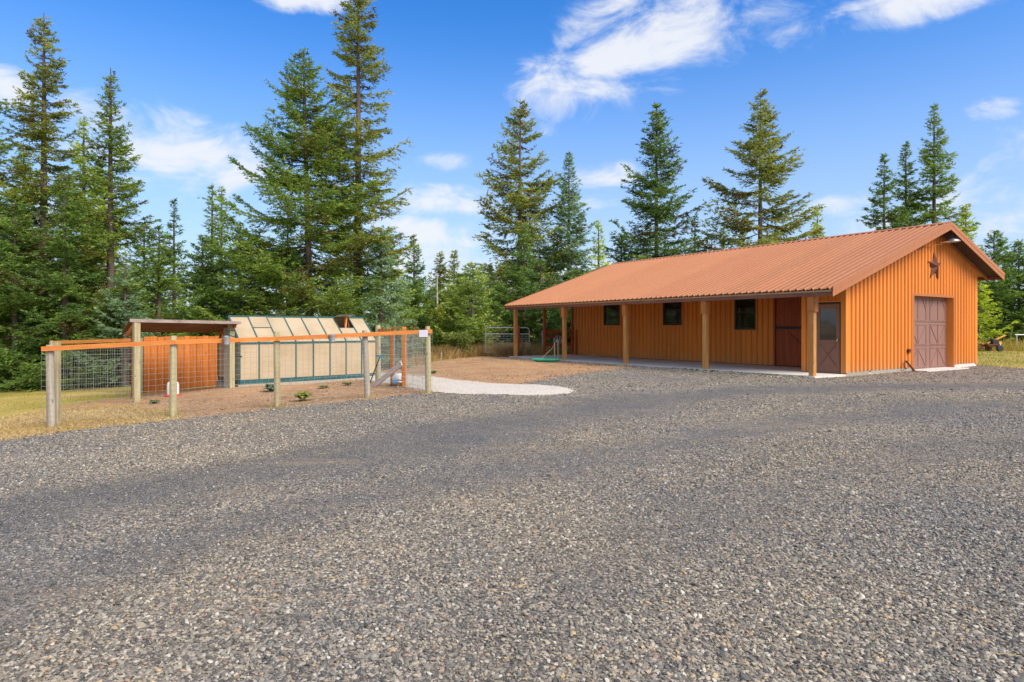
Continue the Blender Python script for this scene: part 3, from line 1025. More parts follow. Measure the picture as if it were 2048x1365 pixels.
# rake boards: a metal edge above a wooden board, both slopes, near and far ends
for t_, sg in ((Tr, -1), (Te, 1)):
    for D0 in (De, Dbe):
        e = bl(D0, t_, roof_z(D0)); r_ = bl(DR, t_, ZR)
        for nm, mt, z0, z1, o0, o1 in (('rake_trim', 'trim', -.085, .04, 0.0, .03), ('rake_board', 'trim', -.235, -.09, 0.005, .022)):
            mb = MB()
            ys = sorted((sg * o0, sg * o1 + (0 if sg > 0 else 0)))
            vs = []
            for p in (e, r_):
                for dy in ys:
                    for dz in (z0, z1):
                        vs.append(p + Vector((0, dy, dz)))
            mb.add(vs, [(0, 1, 3, 2), (4, 6, 7, 5), (0, 4, 5, 1), (2, 3, 7, 6), (1, 5, 7, 3), (0, 2, 6, 4)])
            mb.build(nm, MT[mt], BARN)
# eave fascia
mb = MB(); mb.box(De - Dk + .03, De - Dk + .075, Tr - Tg + .002, Te - Tg - .002, ZE - .20, ZE - .018)
mb.build('fascia_board', MT['fascia'], BARN)
mb = MB(); mb.box(Dbe - Dk - .075, Dbe - Dk - .03, Tr - Tg + .002, Te - Tg - .002, roof_z(Dbe) - .20, roof_z(Dbe) - .018)
mb.build('fascia_board', MT['fascia'], BARN)
# sloping soffit boards at the gable overhang edge against the wall
mb = MB()
for D0 in (Dk, Dbe):
    a = bl(D0, Tg - .035, roof_z(D0) - .17); b = bl(DR, Tg - .035, roof_z(DR) - .17)
    mb.beam(a, b, .03, .12)
mb.build('frieze_board', MT['trim'], BARN)
# porch beam, rafters
mb = MB(); mb.box(Dp - .06 - Dk, Dp + .06 - Dk, Tr - Tg + .1, Te - Tg - .1, ZE - .19, ZE - .06)
mb.build('porch_beam', MT['red_wood'], BARN)
for i in range(18):
    t_ = Tr + .45 + i * .9
    if t_ > Te - .2: break
    mb = MB(); mb.beam(bl(De + .1, t_, roof_z(De + .1) - .17), bl(Dw - .1, t_, roof_z(Dw - .1) - .17), .045, .13)
    mb.build('rafter', MT['deck_wood'], BARN)
# posts
for k in range(5):
    t_ = Tp0 + k * SP
    c = bl(Dp, t_, 0)
    mb = MB(); mb.beam(c + Vector((0, 0, -0.14)), c + Vector((0, 0, ZE - .192)), .15, .15, up=(0, 1, 0), bev=.008)
    p = mb.build('porch_post', MT['post_amber'], BARN)
    if k < 4:
        for s in (-1, 1):
            if k == 0 and s > 0:
                continue
            mb = MB(); mb.beam(c + Vector((s * 0, s * .098, 1.86)), c + Vector((0, s * .098, ZE - .2)), .17, .042, up=(0, 1, 0), bev=.004)
            mb.build('bracket', MT['bracket'], p)
        mb = MB(); mb.beam(c + Vector((-.098, 0, 1.88)), c + Vector((-.098, 0, ZE - .2)), .042, .20, up=(0, 1, 0), bev=.004)
        mb.build('bracket', MT['bracket'], p)
# far end of porch: thin red post, board rails
c = bl(18.5, Tfar + .05, 0)
mb = MB(); mb.beam(c + Vector((0, 0, .05)), c + Vector((0, 0, roof_z(18.5) - .12)), .10, .10, up=(0, 1, 0))
mb.build('porch_post', MT['red_wood'], BARN)
for z in (.60, .98, 1.22):
    mb = MB(); mb.beam(bl(18.5, Tfar + .12, z), bl(Dw - .05, Tfar + .12, z), .04, .14)
    mb.build('end_rail', MT['red_wood'], BARN)
mb = MB(); mb.box(Dw - Dk - .09, Dw - Dk + .002, Tfar - Tg + .03, Tfar - Tg + .12, SLAB, 2.6)
mb.build('corner_trim', MT['red_wood'], BARN)
mb = MB(); mb.beam(bl(Dw - .06, Tfar - .25, SLAB), bl(Dw - .06, Tfar - .25, 1.35), .03, .09)
mb.build('loose_batten', MT['red_wood'], BARN)

# windows
for i, (a, b, z0, z1) in enumerate(wins):
    x = Dw - Dk
    y0, y1 = a - Tg, b - Tg
    fr = MB()
    for bx in ((y0, y0 + .075, z0, z1), (y1 - .075, y1, z0, z1), (y0 + .075, y1 - .075, z0, z0 + .075), (y0 + .075, y1 - .075, z1 - .075, z1)):
        fr.box(x - .03, x + .06, *bx)
    fr.box(x - .012, x + .05, y0 + .075, y1 - .075, (z0 + z1) / 2 + .02, (z0 + z1) / 2 + .065)
    wn = fr.build('window', MT['window_frame'], BARN)
    for q0, q1 in ((z0 + .075, (z0 + z1) / 2 + .02), ((z0 + z1) / 2 + .065, z1 - .075)):
        mb = MB(); mb.box(x + .018, x + .024, y0 + .07, y1 - .07, q0 - .004, q1 + .004)
        mb.build('pane', MT['glass'], wn)
    mb = MB()
    mb.box(x - .045, x - .005, y0 - .05, y1 + .05, z0 - .055, z0 - .002)
    mb.box(x - .045, x - .005, y0 - .05, y0 - .002, z0, z1 + .04)
    mb.box(x - .045, x - .005, y1 + .002, y1 + .05, z0, z1 + .04)
    mb.build('casing', MT['siding'], wn)

# red board dutch door
x = Dw - Dk
dr = MB(); dr.box(x + .03, x + .06, dd0 - Tg, dd1 - Tg, SLAB + .02, 2.62)
door = dr.build('dutch_door', MT['red_wood'], BARN)
nb = 9
for i in range(nb):
    y0 = dd0 - Tg + .07 + (dd1 - dd0 - .14) * i / nb; y1 = y0 + (dd1 - dd0 - .14) / nb - .008
    for z0, z1 in ((SLAB + .03, 1.30), (1.315, 2.6)):
        mb = MB(); mb.box(x + .008 + .004 * (i % 2), x + .031, y0, y1, z0, z1); mb.build('board', MT['red_wood'], door)
for y0, y1 in ((dd0 - Tg, dd0 - Tg + .07), (dd1 - Tg - .07, dd1 - Tg)):
    mb = MB(); mb.box(x - .045, x + .03, y0, y1, SLAB + .02, 2.65); mb.build('jamb', MT['red_wood'], door)
mb = MB(); mb.beam((x - .02, dd0 - Tg - .04, 1.42), (x - .02, dd1 - Tg - .05, 1.42), .03, .085)
mb.beam((x - .02, dd1 - Tg - .07, 1.34), (x - .02, dd1 - Tg - .07, 1.52), .035, .06)
mb.build('latch_bar', MT['dark_iron'], door)
mb = MB(); mb.beam((x - .004, dd1 - Tg - .55, 1.27), (x - .004, dd0 - Tg + .1, .83), .016, .022)
mb.build('brace', MT['dark_iron'], door)

# walk door
y0, y1 = kd0 - Tg, kd1 - Tg
zt_ = WDZ
mb = MB()
mb.box(-.02, .07, y0, y0 + .045, SLAB, zt_); mb.box(-.02, .07, y1 - .045, y1, SLAB, zt_); mb.box(-.02, .07, y0 + .045, y1 - .045, zt_ - .05, zt_)
wd = mb.build('walk_door', MT['window_frame'], BARN)
zl = SLAB + .98
mb = MB()
fy0, fy1 = y0 + .05, y1 - .05
mb.box(.02, .055, fy0, fy1, SLAB + .02, zl)
mb.box(.02, .055, fy0, fy0 + .12, zl, zt_ - .055); mb.box(.02, .055, fy1 - .12, fy1, zl, zt_ - .055); mb.box(.02, .055, fy0 + .12, fy1 - .12, zt_ - .2, zt_ - .055)
mb.build('door_leaf', MT['door_brown'], wd)
mb = MB(); mb.box(.034, .040, fy0 + .11, fy1 - .11, zl - .01, zt_ - .19); mb.build('pane', MT['glass'], wd)
cy_ = (fy0 + fy1) / 2
for (ya, za), (yb, zb) in (((fy0 + .14, .24), (fy1 - .14, .84)), ((fy1 - .14, .24), (fy0 + .14, .84))):
    mb = MB(); mb.beam((.014, ya, SLAB + za), (.014, yb, SLAB + zb), .016, .06, up=(1, 0, 0)); mb.build('cross_buck', MT['door_brown'], wd)
for za in (.20, .88):
    mb = MB(); mb.box(.008, .02, fy0 + .1, fy1 - .1, SLAB + za - .02, SLAB + za + .02)
    mb.build('panel_moulding', MT['door_brown'], wd)
mb = MB()
kc = Vector((0, fy0 + .065, SLAB + .98))
mb.tube([kc + Vector((.02, 0, 0)), kc + Vector((-.02, 0, 0)), kc + Vector((-.03, 0, 0)), kc + Vector((-.05, 0, 0)), kc + Vector((-.065, 0, 0)), kc + Vector((-.07, 0, 0))], [.03, .012, .022, .032, .025, .004], 10)
mb.build('knob', MT['brass'], wd)
mb = MB(); mb.box(-.04, -.005, y0 - .04, y0 - .002, SLAB, zt_ + .04); mb.box(-.04, -.005, y1 + .002, y1 + .04, SLAB, zt_ + .04); mb.box(-.04, -.005, y0 - .002, y1 + .002, zt_ + .002, zt_ + .04)
mb.build('casing', MT['siding'], wd)

# overhead door in the gable, set back in its opening
x0, x1 = gd0 - Dk, gd1 - Dk
yd = .19
zt_ = gzt
mb = MB()
mb.box(x0 - .005, x0 + .02, -.03, yd + .05, .02, zt_); mb.box(x1 - .02, x1 + .005, -.03, yd + .05, .02, zt_); mb.box(x0 + .02, x1 - .02, -.03, yd + .05, zt_ - .02, zt_ + .004)
gdr = mb.build('overhead_door', MT['siding'], BARN)
mb = MB(); mb.box(x0 - .05, x0 + .004, -.035, -.028, .05, zt_ + .05); mb.box(x1 - .004, x1 + .05, -.035, -.028, .05, zt_ + .05); mb.box(x0 + .004, x1 - .004, -.035, -.028, zt_ - .004, zt_ + .05)
mb.build('casing', MT['trim'], gdr)
rows = [(.035, .80), (.81, 1.60), (1.61, zt_ - .02)]
for z0, z1 in rows:
    mb = MB(); mb.box(x0 + .02, x1 - .02, yd, yd + .04, z0, z1); mb.build('door_section', MT['mauve'], gdr)
wdth = x1 - x0 - .04
cw = wdth * .40
for cx_ in (x0 + .02 + wdth * .26, x0 + .02 + wdth * .76):
    a, b = cx_ - cw / 2, cx_ + cw / 2
    m_ = (a + b) / 2
    def trim(p, q, wd_=.035):
        MB().beam((p[0], yd - .007, p[1]), (q[0], yd - .007, q[1]), .014, wd_, up=(0, 0, 1) if abs(q[0] - p[0]) > abs(q[1] - p[1]) else (1, 0, 0)).build('trim_board', MT['mauve'], gdr)
    for z0, z1 in rows:
        z0 += .06; z1 -= .07
        trim((a, z0), (b, z0)); trim((a, z1), (b, z1)); trim((a, z0 + .026), (a, z1 - .026)); trim((b, z0 + .026), (b, z1 - .026)); trim((m_, z0 + .026), (m_, z1 - .026), .03)
    z0, z1 = rows[0]; trim((m_ - .03, z1 - .1), (a + .05, z0 + .1)); trim((m_ + .03, z1 - .1), (b - .05, z0 + .1))
    z0, z1 = rows[1]; trim((a + .05, z1 - .12), (m_ - .04, z0 + .1)); trim((b - .05, z1 - .12), (m_ + .04, z0 + .1))
    z0, z1 = rows[2]; trim((a + .03, z0 + .42), (a + .22, z1 - .1)); trim((b - .03, z0 + .42), (b - .22, z1 - .1))

# outlet box on the gable
od, oz = onT(1815, 702, Tg)
mb = MB(); mb.box(od - Dk - .07, od - Dk + .07, -.07, -.024, oz - .06, oz + .06); mb.box(od - Dk - .055, od - Dk + .055, -.082, -.071, oz - .02, oz + .045)
mb.build('outlet_cover', MT['rust'], BARN)
#PART3

def barn_world(D, t, z):
    p = bp(D, t)
    return Vector((p[0], p[1], z))
# things fixed to or standing against the barn
def make_star():
    d0, z0 = onT(1867, 534, Tg)
    st = thing('barn_star', 'rusty five pointed metal star on the gable above the overhead door', 'star', barn_world(d0, Tg - .03, z0), TH)
    Ro, Ri, dp = .52, .19, .13
    rim = []
    for k in range(10):
        a = math.pi / 2 + k * math.pi / 5
        r_ = Ro if k % 2 == 0 else Ri
        rim.append(Vector((r_ * math.cos(a), 0, r_ * math.sin(a))))
    for k in range(5):       # each point is two facets
        i = 2 * k
        mb = MB()
        mb.add([Vector((0, -dp, 0)), rim[i - 1], rim[i], rim[(i + 1) % 10]], [(0, 1, 2), (0, 2, 3)])
        mb.build('star_point', MT['rust'], st)
make_star()
def make_lamp():
    d0, z0 = onT(1904, 484, Tr + .15)
    base = barn_world(d0, Tr + .15, z0)
    lp = thing('gooseneck_lamp', 'grey metal gooseneck lamp hanging under the gable peak', 'lamp', base, TH)
    mb = MB()
    mb.lathe([(.24, 0), (.245, .012), (.20, .06), (.11, .10), (.055, .12), (.05, .19), (.0, .2)], n=24)
    sh = mb.build('lamp_shade', MT['lamp_metal'], lp)
    mb = MB(); mb.lathe([(.235, .002), (.19, .05), (.0, .08)], n=24); mb.build('shade_lining', MT['lamp_white'], sh)
    mb = MB(); mb.tube([(0, 0, .18), (0, 0, .30), (0, .04, .38), (0, .12, .42), (0, .22, .42), (0, .36, .38)], .014, 8)
    mb.build('neck', MT['lamp_metal'], lp)
    mb = MB(); mb.lathe([(.0, -.02), (.03, -.01), (.045, .03), (.03, .07), (.02, .1)], n=12); mb.build('bulb', MT['lamp_white'], lp)
    for dz, dy in ((.07, -.1), (.0, .1)):
        mb = MB(); mb.tube([(-.85, dy + .12, dz - .16), (.9, dy - .1, dz + .10)], .008, 6)
        mb.build('stay_rod', MT['trim'], lp)
make_lamp()
def make_coil():
    d0, z0 = onT(1837, 492, Tg)
    base = barn_world(d0, Tg - .07, z0)
    c = thing('cable_coil', 'small black loop of cable on the gable under the sloping roof edge', 'cable', base, TH)
    mb = MB(); mb.tube([(.14 * math.cos(a), .01 * math.sin(3 * a), .12 * math.sin(a)) for a in np.linspace(0, 6.2, 20)], .009, 6)
    mb.build('loop', MT['dark_iron'], c)
    mb = MB(); mb.tube([(.06 + .07 * math.cos(a), -.02, .05 * math.sin(a)) for a in np.linspace(0, 6.2, 16)], .009, 6)
    mb.tube([(.14, 0, 0), (.5, 0, -.03), (.85, 0, .02)], .005, 5)
    mb.build('loop', MT['dark_iron'], c)
make_coil()
def make_stop():
    d0, z0 = onT(1820, 738, Tg - .18)
    base = barn_world(d0, Tg - .2, 0.0)
    c = thing('door_prop', 'rusty iron door prop leaning beside the overhead door', 'door prop', base, TH)
    MB().beam((.10, -.10, .0), (-.04, .12, .36), .035, .06, bev=.006).build('bar', MT['rust'], c)
    MB().tube([(-.1 + .1 * math.cos(a), .1, .24 + .13 * math.sin(a)) for a in np.linspace(.6, 5.4, 14)], .016, 7).build('hook', MT['rust'], c)
make_stop()

# hose and standpipe, wheel, at the near edge of the porch
hb = hit(1092, 725)
hs_ = thing('garden_hose', 'coiled green garden hose on the dirt beside the porch', 'hose', hb)
rs = np.random.RandomState(4)
for k in range(5):
    r0 = .30 + .05 * k
    pts = [(r0 * 1.25 * math.cos(a) + .03 * math.sin(3 * a + k), r0 * math.sin(a) * .8, .03 + .022 * k + .012 * math.sin(2 * a + k)) for a in np.linspace(0, 6.283, 30)]
    MB().tube(pts, .017, 7, caps=False).build('coil', MT['hose'], hs_)
pb = hit(1112, 722)
v = Vector(pb) - Vector(hb)
MB().tube([(-.25, .1, .05), (-.1, .15, .22), v * .6 + Vector((0, 0, .55)), v + Vector((-.06, 0, .78)), v + Vector((-.02, 0, .83))], .008, 6).build('lead', MT['post_treated'], hs_)
sp_ = thing('standpipe', 'pale pair of water standpipes with a tap beside the hose coil', 'water tap', pb)
for dx, h in ((-.06, .80), (.09, .88)):
    p = MB().tube([(dx, 0, -.05), (dx, 0, h)], .028, 8).build('pipe', MT['post_treated'], sp_)
    MB().tube([(dx, 0, h - .04), (dx, -.06, h - .02), (dx, -.09, h - .09)], .02, 7).build('spout', MT['steel'], p)
MB().tube([(-.06, 0, .83), (.0, 0, .95), (.09, .0, .9)], .014, 6).build('tap_handle', MT['gh_green'], sp_)
wc = barn_world(19.3, Tfar + .03, .80)
wh = thing('wire_reel', 'round white wire reel hung on the rail at the end of the porch', 'reel', wc, TH)
MB().tube([(.24 * math.cos(a), 0, .24 * math.sin(a)) for a in np.linspace(0, 6.283, 28)], .022, 6, caps=False).build('rim', MT['steel'], wh)
for k in range(7):
    a = k * math.pi * 2 / 7
    MB().tube([(0, 0, 0), (.23 * math.cos(a), 0, .23 * math.sin(a))], .016, 5).build('spoke', MT['white'], wh)
MB().tube([(0, -.05, 0), (0, .05, 0)], .07, 12).build('hub', MT['white'], wh)

# ------------------------------------------------------------------ chicken run
def fpost(px, pyb, top, Y):
    b = at(px, pyb, Y); return b
fl_ = lambda px: 14.487 / (1 - .4548 * (px - CX) / F)         # depth of the straight front fence at a photo x
FP = [(103, 853, 690, .064), (346, 830, 672, .062), (555, 813, 664, .06), (736, 795, 661, .062), (857, 784, 653, .062)]
A0 = at(103, 853, fl_(103)); A1 = at(857, 784, fl_(857))
ff = thing('run_fence', 'wire fence with orange top rail along the gravel side of the chicken run', 'fence', (A0.x, A0.y, gz(A0.x, A0.y)))
FO = Vector(ff.location)
def round_post(p, h, r, mt, parent, origin, lean=(0, 0), name='fence_post'):
    z0 = gz(p[0], p[1]) - .15
    q = Vector((p[0], p[1], z0)); e = Vector((p[0] + lean[0], p[1] + lean[1], h))
    pts = [q.lerp(e, s) for s in (0, .3, .6, .93, 1)]
    mb = MB(); mb.tube(pts, [r * 1.05, r * 1.02, r, r * .97, r * .82], 12)
    return mb.build(name, mt, parent, origin)
tops = []
for i, (px, pb_, pt, r_) in enumerate(FP):
    Y = fl_(px)
    b = at(px, pb_, Y); t_ = at(px, pt, Y)
    round_post((b.x, b.y), t_.z, r_, MT['post_grey'] if i in (0, 3) else MT['post_treated'], ff, FO, lean=((-.03, .01, -.02, -.07, -.02)[i], 0))
# second, square corner post
Yc = fl_(103) + .42
b = at(113.5, 839, Yc)
MB().beam((b.x, b.y, gz(b.x, b.y) - .15), (b.x, b.y, at(113, 684, Yc).z), .1, .1, up=(0, 1, 0), bev=.012).build('fence_post', MT['post_treated'], ff, FO)
# rail in three lengths, in front of the posts
rail_px = [(85.4, 698), (351, 684.5), (551, 678), (727, 668.5), (862, 663)]
fr_dir = (A1 - A0).normalized(); fr_n = Vector((fr_dir.y, -fr_dir.x, 0))
def rail_pt(px, py):
    Y = fl_(px); p = at(px, py, Y)
    return p + fr_n * .085
for a, b in ((0, 2), (2, 4)):
    p0 = rail_pt(*rail_px[a]); p1 = rail_pt(*rail_px[b])
    if a == 0:
        pm = rail_pt(*rail_px[1])
        MB().beam(p0, pm - (pm - p0).normalized() * .004, .04, .08).build('rail', MT['rail_orange'], ff, FO)
        MB().beam(pm, p1 - (p1 - pm).normalized() * .004, .04, .08).build('rail', MT['rail_orange'], ff, FO)
    else:
        MB().beam(p0, p1, .04, .08).build('rail', MT['rail_orange'], ff, FO)
def wire_mesh(p0, p1, zt0, zt1, parent, origin, sx=.10, sz=.10, r=.0022, name='wire_mesh', sag=.012, bottom=.02):
    rs = np.random.RandomState(int(abs(p0[0] * 100)) % 1000)
    p0 = Vector((p0[0], p0[1], 0)); p1 = Vector((p1[0], p1[1], 0))
    L = (p1 - p0).length; n = int(L / sx)
    mb = MB()
    P = lambda s: p0.lerp(p1, s)
    for i in range(n + 1):
        s = i / n; q = P(s)
        zb = gz(q.x, q.y) + bottom; zt = zt0 + (zt1 - zt0) * s
        mb.tube([(q.x, q.y, zb), (q.x + rs.normal(0, .004), q.y, (zb + zt) / 2), (q.x, q.y, zt)], r, 3, caps=False)
    m = int((max(zt0, zt1) - gz(p0.x, p0.y)) / sz)
    ns = max(4, int(L / .6))
    for j in range(m + 1):
        f = j / m
        pts = []
        for i in range(ns + 1):
            s = i / ns; q = P(s); zb = gz(q.x, q.y) + bottom; zt = zt0 + (zt1 - zt0) * s
            pts.append((q.x, q.y, zb + (zt - zb) * f + sag * math.sin(i * 2.1 + j)))
        mb.tube(pts, r, 3, caps=False)
    o = mb.build(name, MT['wire'], parent, origin)
    o['kind'] = 'stuff'
    return o
r0 = rail_pt(*rail_px[0]); r1 = rail_pt(*rail_px[-1])
wire_mesh((r0.x, r0.y), (r1.x, r1.y), r0.z - .05, r1.z - .05, ff, FO, .105, .12)

# the side of the run with the gate gap
B1 = at(756, 760, 17.4); B1.z = gz(B1.x, B1.y)
G0 = at(785, 768, 16.15); G1 = at(808.5, 772, 15.5)
sf = thing('run_fence', 'short wire fence with weathered corner post running back to the greenhouse', 'fence', (B1.x, B1.y, B1.z))
SO = Vector(sf.location)
round_post((B1.x, B1.y), at(756, 650.5, 17.4).z, .075, MT['post_treated'], sf, SO)
rb0 = Vector((B1.x, B1.y, at(756, 661, 17.4).z)); rb1 = Vector((G0.x, G0.y, at(785, 662, 16.15).z))
MB().beam(rb0, rb1, .04, .09).build('rail', MT['rail_orange'], sf, SO)
wire_mesh((B1.x, B1.y), (G0.x, G0.y), rb0.z - .04, rb1.z - .04, sf, SO, .05, .1, .0028)
pc = at(857, 784, fl_(857))
wire_mesh((G1.x, G1.y), (pc.x, pc.y), 1.30, 1.30, sf, SO, .05, .1, .0028)
gf = thing('timber_gateway', 'orange timber gateway of the chicken run', 'gateway', (G0.x, G0.y, gz(G0.x, G0.y)))
GO = Vector(gf.location)
for P_, pt, nm in ((G0, 658, 0), (G1, 658, 1)):
    MB().beam((P_.x, P_.y, gz(P_.x, P_.y) - .1), (P_.x, P_.y, at(800, pt, P_.y).z), .095, .095, up=(0, 1, 0), bev=.006).build('gate_post', MT['gate_post'], gf, GO)
zt_ = at(800, 658, G1.y).z
MB().beam((G0.x, G0.y, zt_ + .022), (G1.x, G1.y, zt_ + .022), .1, .04).build('header', MT['rail_orange'], gf, GO)
MB().beam((G0.x, G0.y, gz(G0.x, G0.y) + .07), (G1.x, G1.y, gz(G1.x, G1.y) + .07), .04, .09).build('sill_board', MT['rail_orange'], gf, GO)
# chain link gate leaf
gd = (G1 - G0); gd.z = 0
q0 = G0 + gd * .16; q1 = G0 + gd * .84
zb = gz(q0.x, q0.y) + .18; zt_ = 1.26
gl = thing('run_gate', 'galvanised chain link gate hanging in the orange frame', 'gate', (q0.x, q0.y, gz(q0.x, q0.y)))
LO = Vector(gl.location)
mb = MB()
for a, b in (((q0.x, q0.y, zb), (q0.x, q0.y, zt_)), ((q1.x, q1.y, zb), (q1.x, q1.y, zt_)), ((q0.x, q0.y, zt_), (q1.x, q1.y, zt_)), ((q0.x, q0.y, zb), (q1.x, q1.y, zb))):
    MB().tube([a, b], .019, 8).build('frame_tube', MT['steel'], gl, LO)
MB().tube([(q0.x, q0.y, .70), (q1.x, q1.y, .62)], .014, 8).build('brace_tube', MT['steel'], gl, LO)
mb = MB()
W_ = (q1 - q0); W_.z = 0
nn = 9
for k in range(-24, nn + 24):
    for sg in (1, -1):
        pts = []
        for s in np.linspace(0, 1, 2):
            pass
        # diagonal k: starts at u = k/nn, rises with slope sg
        u0 = k / nn
        segs_ = []
        Hh = zt_ - zb
        slope = Hh / W_.length
        # clip to the unit square in (u, v)
        cand = []
        for u in (0, 1):
            v_ = (u - u0) * sg * 1.0
            if 0 <= v_ <= slope: cand.append((u, v_))
        for v_ in (0, slope):
            u = u0 + v_ / sg
            if 0 < u < 1: cand.append((u, v_))
        if len(cand) >= 2:
            a, b = cand[0], cand[1]
            A_ = q0 + W_ * a[0]; B_ = q0 + W_ * b[0]
            mb.tube([(A_.x, A_.y, zb + a[1] * W_.length), (B_.x, B_.y, zb + b[1] * W_.length)], .002, 3, caps=False)
ml = mb.build('chain_link', MT['wire'], gl, LO); ml['kind'] = 'stuff'
cb = G0.lerp(G1, .5)
bg_ = thing('feed_bag', 'crumpled blue and white plastic feed bag at the foot of the run gate', 'bag', (cb.x, cb.y + .15, gz(cb.x, cb.y)))
def blob(seed, sx, sy, sz, mt, name, parent, n=10, m=14, loc=(0, 0, 0)):
    rs = np.random.RandomState(seed)
    vs = []; fs = []
    for i in range(n + 1):
        th = math.pi * i / n
        for j in range(m):
            ph = 2 * math.pi * j / m
            r_ = 1 + .14 * math.sin(3 * ph + seed + th * 2) + .1 * math.sin(5 * ph - th * 4 + seed) + rs.uniform(-.05, .05)
            vs.append((loc[0] + sx * r_ * math.sin(th) * math.cos(ph), loc[1] + sy * r_ * math.sin(th) * math.sin(ph), loc[2] + sz * math.cos(th) * (1 + rs.uniform(-.05, .05))))
    for i in range(n):
        for j in range(m):
            fs.append((i * m + j, (i + 1) * m + j, (i + 1) * m + (j + 1) % m, i * m + (j + 1) % m))
    return MB().add(vs, fs, True).build(name, mt, parent)
blob(3, .17, .1, .17, MT['white'], 'sack', bg_, loc=(0, 0, .16))
blob(8, .12, .09, .09, MT['blue_bag'], 'printed_band', bg_, loc=(-.05, -.05, .12))
blob(9, .05, .05, .11, MT['blue_bag'], 'printed_band', bg_, loc=(.11, -.06, .22))
# leaning plank
e0 = hit(748, 775); e1 = at(803, 727, 15.3)
pl = thing('plank', 'pale weathered plank leaning on the orange gate post', 'plank', e0)
MB().beam((0, 0, .03), e1 - Vector(e0), .038, .12, bev=.003).build('board', MT['plank_grey'], pl)
# long handled tool by the greenhouse corner
e0 = at(739, 757, 17.0); e0.z = gz(e0.x, e0.y)
e1 = at(761, 711, 16.9)
tl = thing('garden_fork', 'dark handled garden tool with teal grip leaning behind the weathered post', 'garden tool', e0)
MB().tube([(0, 0, .02), (e1 - e0) * .93], .016, 7).build('shaft', MT['dark_iron'], tl)
d_ = (e1 - e0)
MB().tube([d_ * .92 + Vector((-.09, 0, .05)), d_ * .98, d_ * .92 + Vector((.09, 0, -.04))], .026, 7).build('grip', MT['teal'], tl)
# paper notice
s0 = at(844, 667.5, fl_(844)) + fr_n * .112
sg_ = thing('paper_notice', 'pale printed sheet fixed to the end of the orange rail', 'notice', s0)
ang = math.atan2(fr_dir.y, fr_dir.x)
sg_.rotation_euler = (0, 0, ang)
mb = MB(); mb.box(-.095, .095, -.002, .002, -.072, .072); sh_ = mb.build('sheet', MT['paper'], sg_)
rs = np.random.RandomState(2)
for j in range(7):
    x_ = -.075
    z_ = .05 - j * .016
    mb = MB()
    while x_ < .07:
        l = rs.uniform(.008, .03); mb.box(x_, min(x_ + l, .078), -.0034, -.0024, z_ - .003, z_ + .003); x_ += l + .008
    o = mb.build('print_line', MT['ink'], sh_)
# feed cups hooked over the rail
for px, py, lab in ((453, 681, 'grey plastic feed cup on the orange rail beside the shelter post'), (662, 676.5, 'grey plastic feed cup on the orange rail in front of the greenhouse')):
    s0 = at(px, py, fl_(px)) + fr_n * .17
    cpt = thing('feed_cup', lab, 'cup', s0 - Vector((0, 0, .085)), ang)
    mb = MB(); mb.lathe([(0, .0), (.042, 0), (.048, .02), (.062, .15), (.066, .155), (.058, .153), (.044, .02), (0, .012)], n=14); mb.build('cup_body', MT['grey_plastic'], cpt)
    mb = MB(); mb.box(-.03, .03, .058, .062, .09, .17); mb.box(-.03, .03, .06, .12, .166, .172); mb.build('hook', MT['grey_plastic'], cpt)
# poultry waterer
wb = hit(346, 795)
wt_ = thing('poultry_waterer', 'white poultry waterer with red trough behind the fence post', 'waterer', wb)
mb = MB(); mb.lathe([(.140, .05), (.140, .31), (.125, .37), (.06, .425), (.0, .43)], n=22); mb.build('tank', MT['white'], wt_)
mb = MB(); mb.lathe([(0, 0), (.17, 0), (.185, .03), (.18, .085), (.165, .085), (.15, .045), (.0, .045)], n=22); mb.build('trough', MT['red_plastic'], wt_)
mb = MB(); mb.tube([(-.05, 0, .425), (-.03, 0, .47), (.03, 0, .47), (.05, 0, .425)], .01, 6); mb.build('handle', MT['dark_iron'], wt_)

# shelter (lean-to) with orange board back
CF0 = hit(273, 806.5); CF1 = hit(462.5, 785.5)
cd = (CF1 - CF0); cd.z = 0; cl_ = cd.length; cd.normalize(); cn = Vector((-cd.y, cd.x, 0))
sh = thing('run_shelter', 'lean-to shelter in the chicken run with board roof and orange back wall', 'shelter', (CF0.x, CF0.y, gz(CF0.x, CF0.y)), math.atan2(cd.y, cd.x))
SZ = gz(CF0.x, CF0.y)
def shl(wp):                       # world -> shelter coordinates
    d = Vector(wp) - Vector((CF0.x, CF0.y, 0))
    return Vector((d.dot(cd), d.dot(cn), wp[2] - SZ))
zf0 = at(273, 644, CF0.y).z - SZ; zf1 = at(462, 648, CF1.y).z - SZ
for u, zb_, zt_, py in ((0, 0, zf0, 0), (cl_, gz(CF1.x, CF1.y) - SZ, zf1, 0)):
    MB().beam((u, 0, zb_ - .1), (u, 0, zt_), .135, .135, up=(0, 1, 0), bev=.01).build('post', MT['post_treated'], sh)
BL_ = hit(267, 797); BR_ = hit(471, 779)
for P_, px, py in ((BL_, 267, 668), (BR_, 471, 668)):
    q = shl(P_); MB().beam((q.x, q.y, q.z - .1), (q.x, q.y, at(px, py, P_.y).z - SZ), .09, .09, up=(0, 1, 0)).build('post', MT['red_wood'], sh)
rFL = shl(at(259, 642, CF0.y - .14)); rFR = shl(at(481, 646.5, CF1.y - .14))
rBL = shl(at(244, 665, BL_.y + .25)); rBR = rFR + (rBL - rFL); rBR.z = rBL.z - .02
nbd = 9
def rpt(s, f):
    return rFL.lerp(rFR, s).lerp(rBL.lerp(rBR, s), f)
